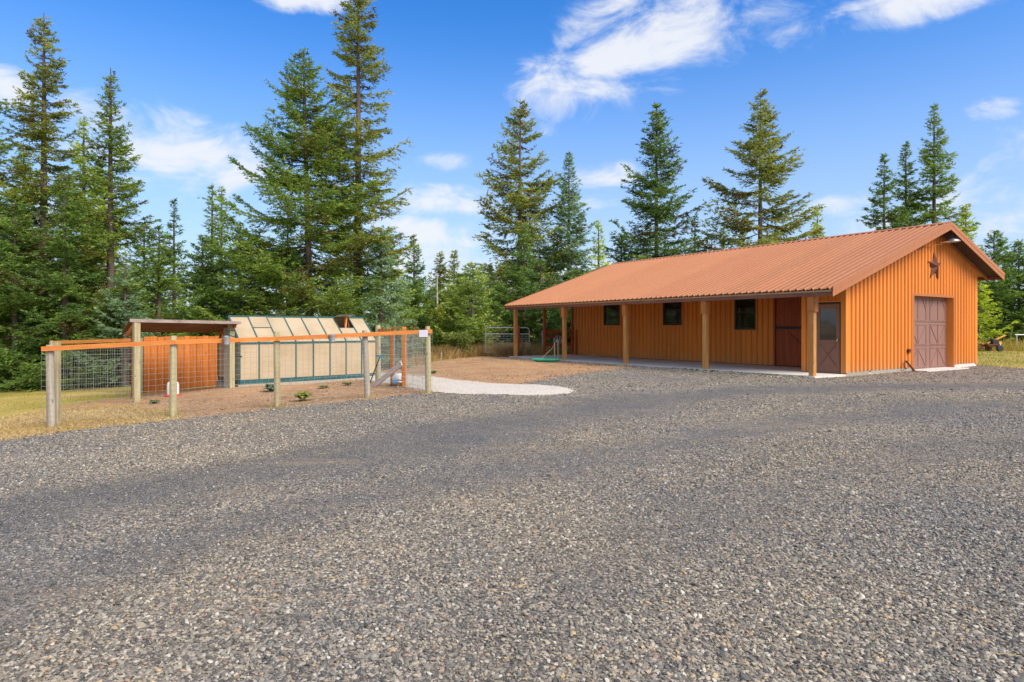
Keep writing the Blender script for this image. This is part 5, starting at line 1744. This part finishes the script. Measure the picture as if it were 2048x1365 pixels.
HERO = [
    # px, Y, top, hw, seed, name, label, options
    (88, 23.0, 26, 92, 1, 'fir_tree', 'tall open crowned fir rising behind the left corner post of the run', dict(cb=.08, pal='olive', dens=1.1, sparse=.1, pw=.5, upturn=.2, droop=.08, brown=.12, bare=.06)),
    (222, 22.0, 136, 92, 2, 'fir_tree', 'dark layered fir standing behind the run shelter', dict(cb=.04, pal='fir', dens=1.1, sparse=.05, pw=.72, upturn=.25, brown=.1)),
    (168, 26.0, 232, 84, 3, 'fir_tree', 'yellow green fir squeezed between two darker tall firs', dict(cb=.03, pal='lime', dens=1.05, sparse=.05, pw=.75, brown=.03)),
    (-40, 22.0, 110, 120, 4, 'fir_tree', 'wide fir at the far edge of the lawn beside the open crowned fir', dict(cb=.04, pal='fir', dens=1.0, sparse=.15, pw=.65, brown=.08)),
    (348, 36.0, 398, 46, 5, 'fir_tree', 'slim fir showing its pointed top behind the shelter roof', dict(cb=.05, pal='dark', sparse=.1, brown=.05)),
    (424, 34.0, 366, 46, 6, 'fir_tree', 'narrow fir with a sister top beside the big fir by the greenhouse', dict(cb=.05, pal='fir', sparse=.12, brown=.05)),
    (443, 37.0, 372, 40, 66, 'fir_tree', 'sister fir pressed close against the narrow fir', dict(cb=.05, pal='fir', sparse=.12, brown=.05)),
    (622, 24.5, 98, 150, 7, 'fir_tree', 'broad bushy fir with a bare lower trunk behind the greenhouse', dict(cb=.16, pal='fir', dens=1.1, sparse=.10, pw=.62, upturn=.32, brown=.06, lean=-1.2)),
    (716, 26.0, -38, 78, 8, 'fir_tree', 'tallest fir with long straight trunk behind the greenhouse vent', dict(cb=.25, pal='olive', dens=1.15, sparse=.22, pw=.36, upturn=.18, droop=.12, brown=.12, bare=.1)),
    (762, 25.0, 455, 66, 9, 'spruce_tree', 'drooping blue green spruce at the right end of the greenhouse', dict(cb=.02, pal='blue', dens=1.1, sparse=.1, pw=.6, droop=.35, upturn=.1, brown=.05)),
    (1040, 44.0, 198, 112, 10, 'fir_tree', 'tall fir with long uneven upswept limbs beyond the porch end', dict(cb=.10, pal='olive', dens=.85, sparse=.30, pw=.66, upturn=.35, brown=.14)),
    (1047, 39.0, 445, 60, 11, 'fir_tree', 'dense green fir in front of the upswept fir by the porch end', dict(cb=.02, pal='bright', sparse=.05, pw=.75, brown=.02)),
    (1138, 43.0, 306, 72, 12, 'fir_tree', 'dense blue green conical fir behind the far roof corner', dict(cb=.03, pal='blue', dens=1.1, sparse=.06, pw=.75, brown=.06)),
    (1197, 41.0, 440, 34, 13, 'fir_tree', 'thin yellow green young fir rising over the roof edge', dict(cb=.04, pal='lime', sparse=.22, pw=.8, brown=.02)),
    (1313, 47.0, 208, 88, 14, 'fir_tree', 'cone laden tall fir behind the middle of the roof', dict(cb=.12, pal='dark', dens=.95, sparse=.24, pw=.55, upturn=.3, brown=.16)),
    (1390, 50.0, 425, 30, 15, 'fir_tree', 'wispy fir tip beside the cone laden tall fir', dict(cb=.05, pal='fir', sparse=.3, brown=.05)),
    (1243, 49.0, 470, 34, 16, 'fir_tree', 'low fir tip over the ridge left of the cone laden fir', dict(cb=.05, pal='olive', sparse=.25, brown=.1)),
    (1520, 46.0, 176, 104, 17, 'fir_tree', 'broad tall fir with clear trunk standing over the roof ridge', dict(cb=.18, pal='olive', dens=.9, sparse=.27, pw=.6, upturn=.28, brown=.14)),
    (1485, 50.0, 452, 26, 18, 'fir_tree', 'small dark fir tip at the foot of the broad tall fir', dict(cb=.05, pal='dark', sparse=.2)),
    (1447, 52.0, 452, 18, 19, 'fir_tree', 'thin scraggly fir tip just above the ridge', dict(cb=.05, pal='fir', sparse=.45)),
    (1635, 48.0, 414, 36, 20, 'fir_tree', 'small golden green fir tip above the ridge', dict(cb=.05, pal='lime', sparse=.3, pw=.7, upturn=.5)),
    (1768, 50.0, 306, 70, 21, 'fir_tree', 'slim fir with steel blue layers, lowest of the trio over the ridge', dict(cb=.08, pal='dark', sparse=.18, upturn=.25)),
    (1812, 51.0, 281, 62, 22, 'fir_tree', 'middle fir of the trio over the ridge', dict(cb=.08, pal='fir', sparse=.16, upturn=.25)),
    (1868, 50.0, 205, 80, 23, 'fir_tree', 'highest fir of the trio near the roof peak', dict(cb=.08, pal='fir', sparse=.2, upturn=.28, brown=.06)),
    (1932, 46.0, 408, 40, 24, 'larch_tree', 'golden green larch peeking out behind the roof peak', dict(cb=.06, pal='lime', sparse=.1, pw=.6)),
    (1988, 45.0, 462, 66, 25, 'fir_tree', 'dense dark fir right of the gable overhang', dict(cb=.02, pal='bright', sparse=.05, pw=.6)),
    (2038, 48.0, 480, 66, 26, 'fir_tree', 'dark fir behind the white pipe rail', dict(cb=.02, pal='dark', sparse=.05, pw=.6)),
    (1958, 42.0, 545, 40, 27, 'fir_tree', 'lime green young fir against the rear corner of the barn', dict(cb=.02, pal='lime', sparse=.05, pw=.6)),
    (2110, 44.0, 420, 80, 28, 'fir_tree', 'full fir beyond the white pipe rail', dict(cb=.02, pal='fir', sparse=.1, pw=.6)),
    (945, 35.0, 528, 62, 29, 'pine_tree', 'young long needled pine in the dry grass beside the tube gate', dict(cb=.05, pal='pine', dens=1.0, pw=.55, upturn=.6, sparse=.1, brown=.04)),
    (828, 38.0, 468, 46, 30, 'fir_tree', 'dark fir to the right of the drooping spruce', dict(cb=.03, pal='dark', sparse=.1)),
    (880, 52.0, 504, 34, 31, 'fir_tree', 'brownish fir with a pale bare stem beyond the gap', dict(cb=.3, pal='olive', sparse=.15, brown=.2)),
    (908, 55.0, 502, 34, 32, 'fir_tree', 'pointed fir beside the brownish fir beyond the gap', dict(cb=.1, pal='olive', sparse=.15, brown=.1)),
    (980, 50.0, 530, 36, 33, 'fir_tree', 'slim dark fir between the pine and the upswept fir', dict(cb=.05, pal='dark', sparse=.15)),
    # infill behind the front rank
    (48, 31.0, 285, 80, 71, 'fir_tree', 'mid green fir filling in behind the open crowned fir', dict(cb=.03, pal='fir', sparse=.05, pw=.6)),
    (205, 31.0, 335, 80, 72, 'fir_tree', 'olive fir filling in behind the dark layered fir', dict(cb=.03, pal='olive', sparse=.05, pw=.6)),
    (288, 32.0, 440, 62, 73, 'fir_tree', 'plump fir behind the silvery blue spruce', dict(cb=.03, pal='bright', sparse=.05, pw=.6)),
    (480, 31.0, 445, 64, 74, 'fir_tree', 'plump dark fir left of the broad bushy fir', dict(cb=.03, pal='dark', sparse=.05, pw=.6)),
    (575, 32.0, 400, 70, 75, 'fir_tree', 'dark fir hidden behind the broad bushy fir', dict(cb=.03, pal='dark', sparse=.05, pw=.6)),
    (782, 33.0, 470, 50, 76, 'fir_tree', 'soft olive fir behind the drooping spruce', dict(cb=.03, pal='pine', sparse=.08, pw=.6)),
    # lower growth
    (30, 21.0, 400, 110, 40, 'fir_tree', 'bushy bright green fir skirting the lawn', dict(cb=.01, pal='bright', sparse=.05, pw=.55)),
    (130, 21.0, 345, 92, 41, 'fir_tree', 'full mid green fir behind the rear run fence', dict(cb=.01, pal='bright', sparse=.05, pw=.6)),
    (250, 20.6, 530, 72, 42, 'spruce_tree', 'small silvery blue spruce just behind the shelter roof', dict(cb=.01, pal='blue', sparse=.03, pw=.65)),
    (318, 22.5, 455, 85, 43, 'fir_tree', 'young green fir over the right half of the shelter roof', dict(cb=.01, pal='fir', sparse=.05, pw=.6)),
    (405, 24.0, 470, 85, 44, 'fir_tree', 'mid green fir between the shelter and the greenhouse', dict(cb=.01, pal='bright', sparse=.06, pw=.6)),
    (520, 23.5, 455, 100, 45, 'fir_tree', 'spreading dark fir over the left end of the greenhouse ridge', dict(cb=.01, pal='fir', sparse=.08, pw=.5)),
    (672, 23.6, 560, 56, 46, 'fir_tree', 'low fir between the two big trunks behind the greenhouse', dict(cb=.01, pal='fir', sparse=.1, pw=.5)),
    (832, 36.5, 560, 52, 47, 'fir_tree', 'soft green young fir beyond the run gate', dict(cb=.01, pal='bright', sparse=.08, pw=.6, upturn=.4)),
    (905, 37.0, 570, 44, 48, 'fir_tree', 'soft green young fir behind the short pale stake', dict(cb=.01, pal='pine', sparse=.08, pw=.6, upturn=.5)),
    (1000, 37.0, 560, 52, 49, 'fir_tree', 'mid green young fir behind the tube gate', dict(cb=.01, pal='bright', sparse=.05, pw=.6)),
    (1082, 36.0, 520, 66, 50, 'fir_tree', 'deep green fir seen through the open porch end', dict(cb=.01, pal='dark', sparse=.03, pw=.6)),
    (1150, 37.0, 540, 60, 51, 'fir_tree', 'deep shaded fir behind the porch end rails', dict(cb=.01, pal='dark', sparse=.03, pw=.6)),
]
for px, Y, top, hw, seed, nm, lab, kw in HERO:
    kw = dict(kw); kw.setdefault('dens', .95)
    tree_px(px, Y, top, hw, seed, nm, lab, **kw)
# far tree line: two kinds copied
far = []
for k, (pal, sp) in enumerate((('bright', .1), ('fir', .12), ('pine', .15))):
    far.append(conifer_obj('far_fir_tree', 'distant fir in the tree line beyond the yard', 'tree', (0, 0, 0), 'distant firs in the tree line', seed=200 + k, Ht=14.0, Rad=2.6, cb=.03, Yd=75.0, pal=pal, sparse=sp, pw=.7, dens=.9))
rs = np.random.RandomState(21)
spots = []
for px in list(range(-160, 1010, 34)) + list(range(1010, 1260, 30)) + list(range(1900, 2300, 40)):
    Y = rs.uniform(58, 96)
    spots.append((px + rs.uniform(-12, 12), Y, rs.uniform(.45, .72)))
for px in range(760, 1010, 22):
    spots.append((px + rs.uniform(-8, 8), rs.uniform(44, 58), rs.uniform(.46, .66)))
for i, (px, Y, s) in enumerate(spots):
    x = (px - CX) / F * Y
    loc = (x, Y, gz(x, Y) - .1)
    rz, sc_ = rs.uniform(0, 6.28), (s * rs.uniform(.85, 1.15), s * rs.uniform(.85, 1.15), s * Y / 75.0)
    if i < 3:
        o = far[i]; o.location = loc; o.rotation_euler = (0, 0, rz); o.scale = sc_
    else:
        dup(far[i % 3], loc, rz, sc_)

# broadleaf shrubs and weeds
def leaf_cloud(seed, clumps, n, size, pal, flat=0.0):
    rs = np.random.RandomState(seed)
    cl = np.array(clumps)
    k = rs.randint(0, len(cl), n)
    dirs = nrmz(rs.normal(0, 1, (n, 3)))
    c = cl[k, :3] + dirs * cl[k, 3:6] * (rs.rand(n, 1) ** .45)
    d = nrmz(rs.normal(0, 1, (n, 3)) + dirs * .6 - np.array([0, 0, flat]))
    wv = nrmz(np.cross(d, rs.normal(0, 1, (n, 3))))
    l = size * rs.uniform(.6, 1.3, n); wd = l * .55
    m = c + d * (l * .5)[:, None]
    V = np.stack([c, m - wv * (wd / 2)[:, None], c + d * l[:, None], m + wv * (wd / 2)[:, None]], 1)
    lo, hi = np.array(PAL[pal][0]), np.array(PAL[pal][1])
    C = lo + (hi - lo) * np.clip(rs.rand(len(cl))[k] * .6 + rs.rand(n) * .5, 0, 1)[:, None]
    return V, np.repeat(C, 4, 0)
def shrub(px, Y, top, hw, seed, pal, name, label, n=2600, size=.16):
    x = (px - CX) / F * Y; z = gz(x, Y)
    Ht = CAMH + (CY - top) / F * Y - z; Wd = hw / F * Y
    rs = np.random.RandomState(seed)
    t = thing(name, label, 'shrub', (x, Y, z))
    cl = []
    stems = MB()
    for i in range(12):
        a = rs.uniform(0, 6.28); r_ = rs.uniform(.1, .75) * Wd; zz = Ht * rs.uniform(.3, .86)
        cl.append((r_ * math.cos(a), r_ * math.sin(a), zz, Wd * .42, Wd * .42, Ht * .13))
        stems.tube([(0, 0, -.1), (r_ * .4 * math.cos(a), r_ * .4 * math.sin(a), zz * .5), (r_ * math.cos(a), r_ * math.sin(a), zz)], [.03, .02, .008], 5)
    stems.build('stems', MT['bark'], t)
    V, C = leaf_cloud(seed, cl, n, size, pal)
    tri_mesh('foliage', V, MT['needles'], t, col=C)
shrub(854, 38.5, 588, 13, 301, 'gold', 'aspen_sapling', 'yellow leaved sapling beyond the run gate, left of the pale bare stem', 1100, .15)
shrub(880, 38.8, 602, 11, 302, 'gold', 'aspen_sapling', 'bright yellow sapling beyond the run gate, right of the pale bare stem', 900, .15)
shrub(818, 29.0, 640, 34, 303, 'olive', 'bush', 'low olive bush behind the side fence of the run', 2200, .12)
shrub(925, 31.0, 662, 40, 304, 'pine', 'bush', 'low green bush at the edge of the dry grass', 2200, .12)
# bare snags
for px, Y, top, seed, lab in ((874, 45.0, 546, 1, 'pale bare dead stem among the young trees'), (1088, 34.0, 640, 2, 'grey dead stem beyond the porch slab')):
    x = (px - CX) / F * Y; z = gz(x, Y)
    Ht = CAMH + (CY - top) / F * Y - z
    t = thing('snag', lab, 'dead tree', (x, Y, z))
    MB().tube([(0, 0, -.2), (.03, 0, Ht * .5), (0, .02, Ht)], [.10, .08, .035], 7).build('trunk', MT['plank_grey'], t)
    for k in range(5):
        a = k * 2.4; zz = Ht * (.45 + .1 * k)
        MB().tube([(0, 0, zz), (.3 * math.cos(a), .3 * math.sin(a), zz + .06)], [.018, .006], 4).build('dead_limb', MT['plank_grey'], t)

def weed(px, py, r_, h, seed, lab, pal='bright'):
    b = hit(px, py)
    rs = np.random.RandomState(seed)
    t = thing('weed', lab, 'plant', b)
    n = 34
    for i in range(n):
        a = rs.uniform(0, 6.28); L = r_ * rs.uniform(.5, 1.1); up = h * rs.uniform(.5, 1.1)
        d = Vector((math.cos(a), math.sin(a), 0)); s = Vector((-math.sin(a), math.cos(a), 0))
        wd = .035 + .03 * rs.rand()
        pts = [(0, 0.02, .4), (.35, .75, 1.0), (.7, .95, .85), (1.0, .7, .05)]
        vs = []
        for f, zz, ww in pts:
            vs += [d * L * f + s * wd * ww + Vector((0, 0, up * zz)), d * L * f - s * wd * ww + Vector((0, 0, up * zz))]
        V = np.array([v[:] for v in vs], np.float32); T = np.array([(0, 1, 3, 2), (2, 3, 5, 4), (4, 5, 7, 6)])
        lo, hi = np.array(PAL[pal][0]), np.array(PAL[pal][1])
        tri_mesh('leaf', V, MT['needles'], t, T=T, col=np.tile(lo + (hi - lo) * rs.uniform(.2, 1.1), (8, 1)))
weed(605, 803, .26, .20, 1, 'bright green leafy weed on the dirt in front of the greenhouse', 'lime')
weed(543, 786, .28, .24, 2, 'leafy weed half hidden behind a fence post', 'blue')
weed(634, 766, .28, .26, 3, 'grey green leafy weed against the greenhouse sill', 'blue')
weed(695, 772, .18, .10, 4, 'small low weed near the greenhouse corner', 'olive')
weed(648, 778, .18, .08, 5, 'flat low weed in front of the greenhouse sill', 'olive')
weed(309, 808, .14, .08, 6, 'tiny weed in the dirt between the shelter posts', 'bright')
weed(866, 748, .16, .09, 7, 'tiny weed beside the pale path outside the run', 'bright')

# ------------------------------------------------------------------ grass
def blades(name, label, P, h, wd, cols, seed, lean=.35, kind='stuff', cat='grass'):
    rs = np.random.RandomState(seed)
    n = len(P)
    z = g(P[:, 0], P[:, 1])
    b = np.column_stack([P, z - .01])
    a = rs.uniform(0, 6.28, n)
    s = np.column_stack([np.cos(a), np.sin(a), 0 * a]) * (wd * rs.uniform(.6, 1.3, n))[:, None]
    hh = h * rs.uniform(.45, 1.2, n)
    tip = b + np.column_stack([rs.normal(0, lean, n) * hh, rs.normal(0, lean, n) * hh, hh])
    V = np.stack([b - s / 2, b + s / 2, tip], 1)
    x, y = P[:, 0], P[:, 1]
    pn = .5 + .25 * np.sin(x * 1.3 + 2 * np.sin(y * .9)) + .25 * np.sin(y * 1.9 + 1.5 * np.sin(x * 1.7))
    k = np.clip((pn * len(cols) + rs.normal(0, .9, n)).astype(int), 0, len(cols) - 1)
    C = np.array(cols)[k] * rs.uniform(.75, 1.2, n)[:, None]
    o = tri_mesh(name, V, MT['grassblade'], col=np.repeat(C, 3, 0))
    tag(o, label, cat, kind=kind)
    return o
rs = np.random.RandomState(31)
def region(n, pxs, polys_out=()):
    q = np.array([H2(*p) for p in pxs])
    lo, hi = q.min(0), q.max(0)
    P = np.column_stack([rs.uniform(lo[0], hi[0], n), rs.uniform(lo[1], hi[1], n)])
    P = P[inside(P, q)]
    for o in polys_out:
        P = P[~inside(P, o)]
    return P
LG = [(.19, .28, .04), (.28, .33, .055), (.40, .39, .085), (.52, .44, .13), (.58, .42, .17)]
DRY = [(.50, .36, .13), (.42, .28, .09), (.58, .44, .19), (.36, .22, .08)]
P = region(150000, [(-300, 905), (0, 880), (118, 862), (290, 806), (300, 762), (100, 752), (-400, 748)], (GRAVEL,))
tn = inside(P, DIRT); P = P[~tn | (rs.rand(len(P)) < .10)]
blades('lawn_grass', 'mown yellow green lawn left of the chicken run', P, .055, .012, LG, 1, .7)
P = region(70000, [(-250, 930), (0, 884), (110, 868), (360, 840), (360, 820), (200, 812), (60, 826), (-250, 880)], (GRAVEL,))
blades('straw', 'dry straw coloured grass along the gravel edge by the fence', P, .05, .02, [(.62, .48, .22), (.70, .55, .28), (.50, .36, .13), (.58, .42, .16)], 2, 1.3)
P = region(30000, [(1955, 735), (2060, 738), (2300, 742), (2300, 700), (1940, 700)], (GRAVEL,))
blades('field_grass', 'short yellow grass behind the barn beyond the gravel', P, .10, .03, LG, 3, .6)
q = np.array([at(1930, 700, 37.0)[:2], at(2300, 700, 37.0)[:2], at(2300, 690, 52.0)[:2], at(1930, 690, 52.0)[:2]])
P = np.column_stack([rs.uniform(q[:, 0].min(), q[:, 0].max(), 26000), rs.uniform(38, 50, 26000)])
blades('tall_dry_grass', 'tall golden grass around the old implement', P, .75, .03, [(.46, .36, .07), (.52, .42, .10), (.34, .33, .06), (.44, .28, .07)], 4, .3)
P = np.column_stack([rs.uniform(-4.0, 4.6, 24000), rs.uniform(29.0, 36.5, 24000)])
P = P[(P[:, 1] > 29.5 + np.abs(P[:, 0] + 1.5) * .35) & ~inside(P, DIRT)]
db = P @ NV; dt_ = P @ DV
P = P[~((db > Dp - .4) & (dt_ < Tfar + .6))]
blades('tall_dry_grass', 'straw coloured weeds around the tube gate', P, .62, .028, DRY + [(.30, .15, .06)], 5, .4)
P = np.column_stack([rs.uniform(-7.5, 0, 9000), rs.uniform(22, 32, 9000)])
P = P[~inside(P, DIRT)]
blades('tall_dry_grass', 'dry weeds along the back edge of the dirt', P, .40, .024, DRY, 6, .4)
# straw and chips on the dirt
P = region(9000, [(110, 858), (300, 800), (460, 775), (760, 755), (850, 783), (740, 797), (560, 815), (340, 840)], ())
def debris():
    n = len(P); z = g(P[:, 0], P[:, 1]) + .012
    a = rs.uniform(0, 6.28, n); L = rs.uniform(.015, .08, n)
    d = np.column_stack([np.cos(a), np.sin(a), rs.normal(0, .15, n)]) * L[:, None]; s = np.column_stack([-np.sin(a), np.cos(a), rs.normal(0, .3, n)]) * .006
    b = np.column_stack([P, z])
    V = np.stack([b - s, b + s, b + d + s, b + d - s], 1)
    C = np.array([(.55, .42, .24), (.66, .56, .42), (.22, .12, .06), (.5, .36, .18)])[rs.randint(0, 4, n)]
    tag(tri_mesh('straw_litter', V, MT['grassblade'], col=np.repeat(C, 4, 0)), 'scattered straw and wood chips on the dirt of the run', 'straw', kind='stuff')
debris()

# pale stones lying loose over the path and its edges
def path_stones():
    rs = np.random.RandomState(77)
    lo, hi = PATH.min(0), PATH.max(0)
    A = np.column_stack([rs.uniform(lo[0], hi[0], 16000), rs.uniform(lo[1], hi[1], 16000)])
    A = A[inside(A, PATH)]
    E_ = PATH[rs.randint(0, len(PATH), 2600)] + rs.normal(0, .10, (2600, 2))
    dz = np.concatenate([path_crown(A), np.zeros(len(E_))])
    P = np.concatenate([A[:7000], E_]); dz = np.concatenate([dz[:len(A)][:7000], np.zeros(len(E_))])
    n = len(P)
    z = g(P[:, 0], P[:, 1]) + .022 + dz
    s = .006 + .015 * rs.rand(n) ** 2
    base = np.array([(1, 0, 0), (0, 1, 0), (-1, 0, 0), (0, -1, 0), (0, 0, .8)])
    T0 = np.array([(0, 1, 4), (1, 2, 4), (2, 3, 4), (3, 0, 4)])
    a = rs.uniform(0, 6.28, n)
    V = base[None] * s[:, None, None] * rs.uniform(.6, 1.2, (n, 5, 1))
    x = V[:, :, 0] * np.cos(a)[:, None] - V[:, :, 1] * np.sin(a)[:, None]; y = V[:, :, 0] * np.sin(a)[:, None] + V[:, :, 1] * np.cos(a)[:, None]
    W = np.stack([x + P[:, 0:1], y + P[:, 1:2], V[:, :, 2] + z[:, None] - .004], 2).reshape(-1, 3)
    T = (T0[None] + 5 * np.arange(n)[:, None, None]).reshape(-1, 3)
    C = np.array([(.74, .69, .61), (.62, .56, .47), (.50, .43, .34), (.80, .77, .71)])[rs.randint(0, 4, n)] * rs.uniform(.8, 1.05, n)[:, None]
    tag(tri_mesh('path_stones', W, MT['grassblade'], T=T, col=np.repeat(C, 5, 0)), 'loose whitish stones on the pale path', 'stones', kind='stuff')
path_stones()
# dry straws blown on to the gravel
def straws():
    rs = np.random.RandomState(78)
    Q = np.column_stack([rs.uniform(-5, 7, 170), rs.uniform(2.2, 13, 170)])
    mb = MB()
    for x, y in Q:
        a = rs.uniform(0, 6.28); L = rs.uniform(.04, .16); z = gz(x, y) + .034
        mb.tube([(x, y, z), (x + L * .5 * math.cos(a), y + L * .5 * math.sin(a), z + .012), (x + L * math.cos(a + .3), y + L * math.sin(a + .3), z + .004)], .0016, 3, caps=False)
    tag(mb.build('blown_straw', MT['straw']), 'thin dry straws blown on to the gravel', 'straw', kind='stuff')
straws()
# dry tufts round the feet of the posts and clods on the bare dirt
def tufts():
    rs = np.random.RandomState(79)
    c = [at(p[0], p[1], fl_(p[0]))[:2] for p in FP] + [(B1.x, B1.y), (G0.x, G0.y), (G1.x, G1.y), (CF0.x, CF0.y), (CF1.x, CF1.y)]
    P = np.concatenate([np.array(q)[None] + rs.normal(0, .10, (110, 2)) for q in c])
    blades('post_tufts', 'small dry tufts around the feet of the run posts', P, .12, .010, [(.30, .30, .07), (.50, .38, .15), (.58, .46, .20)], 9, .5)
    Q = region(2600, [(870, 752), (960, 716), (1110, 724), (1230, 738), (1090, 757), (1000, 768)], ())
    n = len(Q); s_ = .012 + .035 * rs.rand(n) ** 3
    z = g(Q[:, 0], Q[:, 1]) + .012
    base = np.array([(1, 0, 0), (0, 1, 0), (-1, 0, 0), (0, -1, 0), (0, 0, .7)])
    V = base[None] * s_[:, None, None] * rs.uniform(.6, 1.3, (n, 5, 1)) + np.column_stack([Q, z])[:, None]
    T = (np.array([(0, 1, 4), (1, 2, 4), (2, 3, 4), (3, 0, 4)])[None] + 5 * np.arange(n)[:, None, None]).reshape(-1, 3)
    C = np.array([(.36, .21, .12), (.28, .15, .08), (.46, .32, .20), (.22, .19, .16)])[rs.randint(0, 4, n)]
    tag(tri_mesh('dirt_clods', V.reshape(-1, 3), MT['grassblade'], T=T, col=np.repeat(C, 5, 0)), 'small clods and stones on the bare dirt by the porch', 'clods', kind='stuff')
tufts()
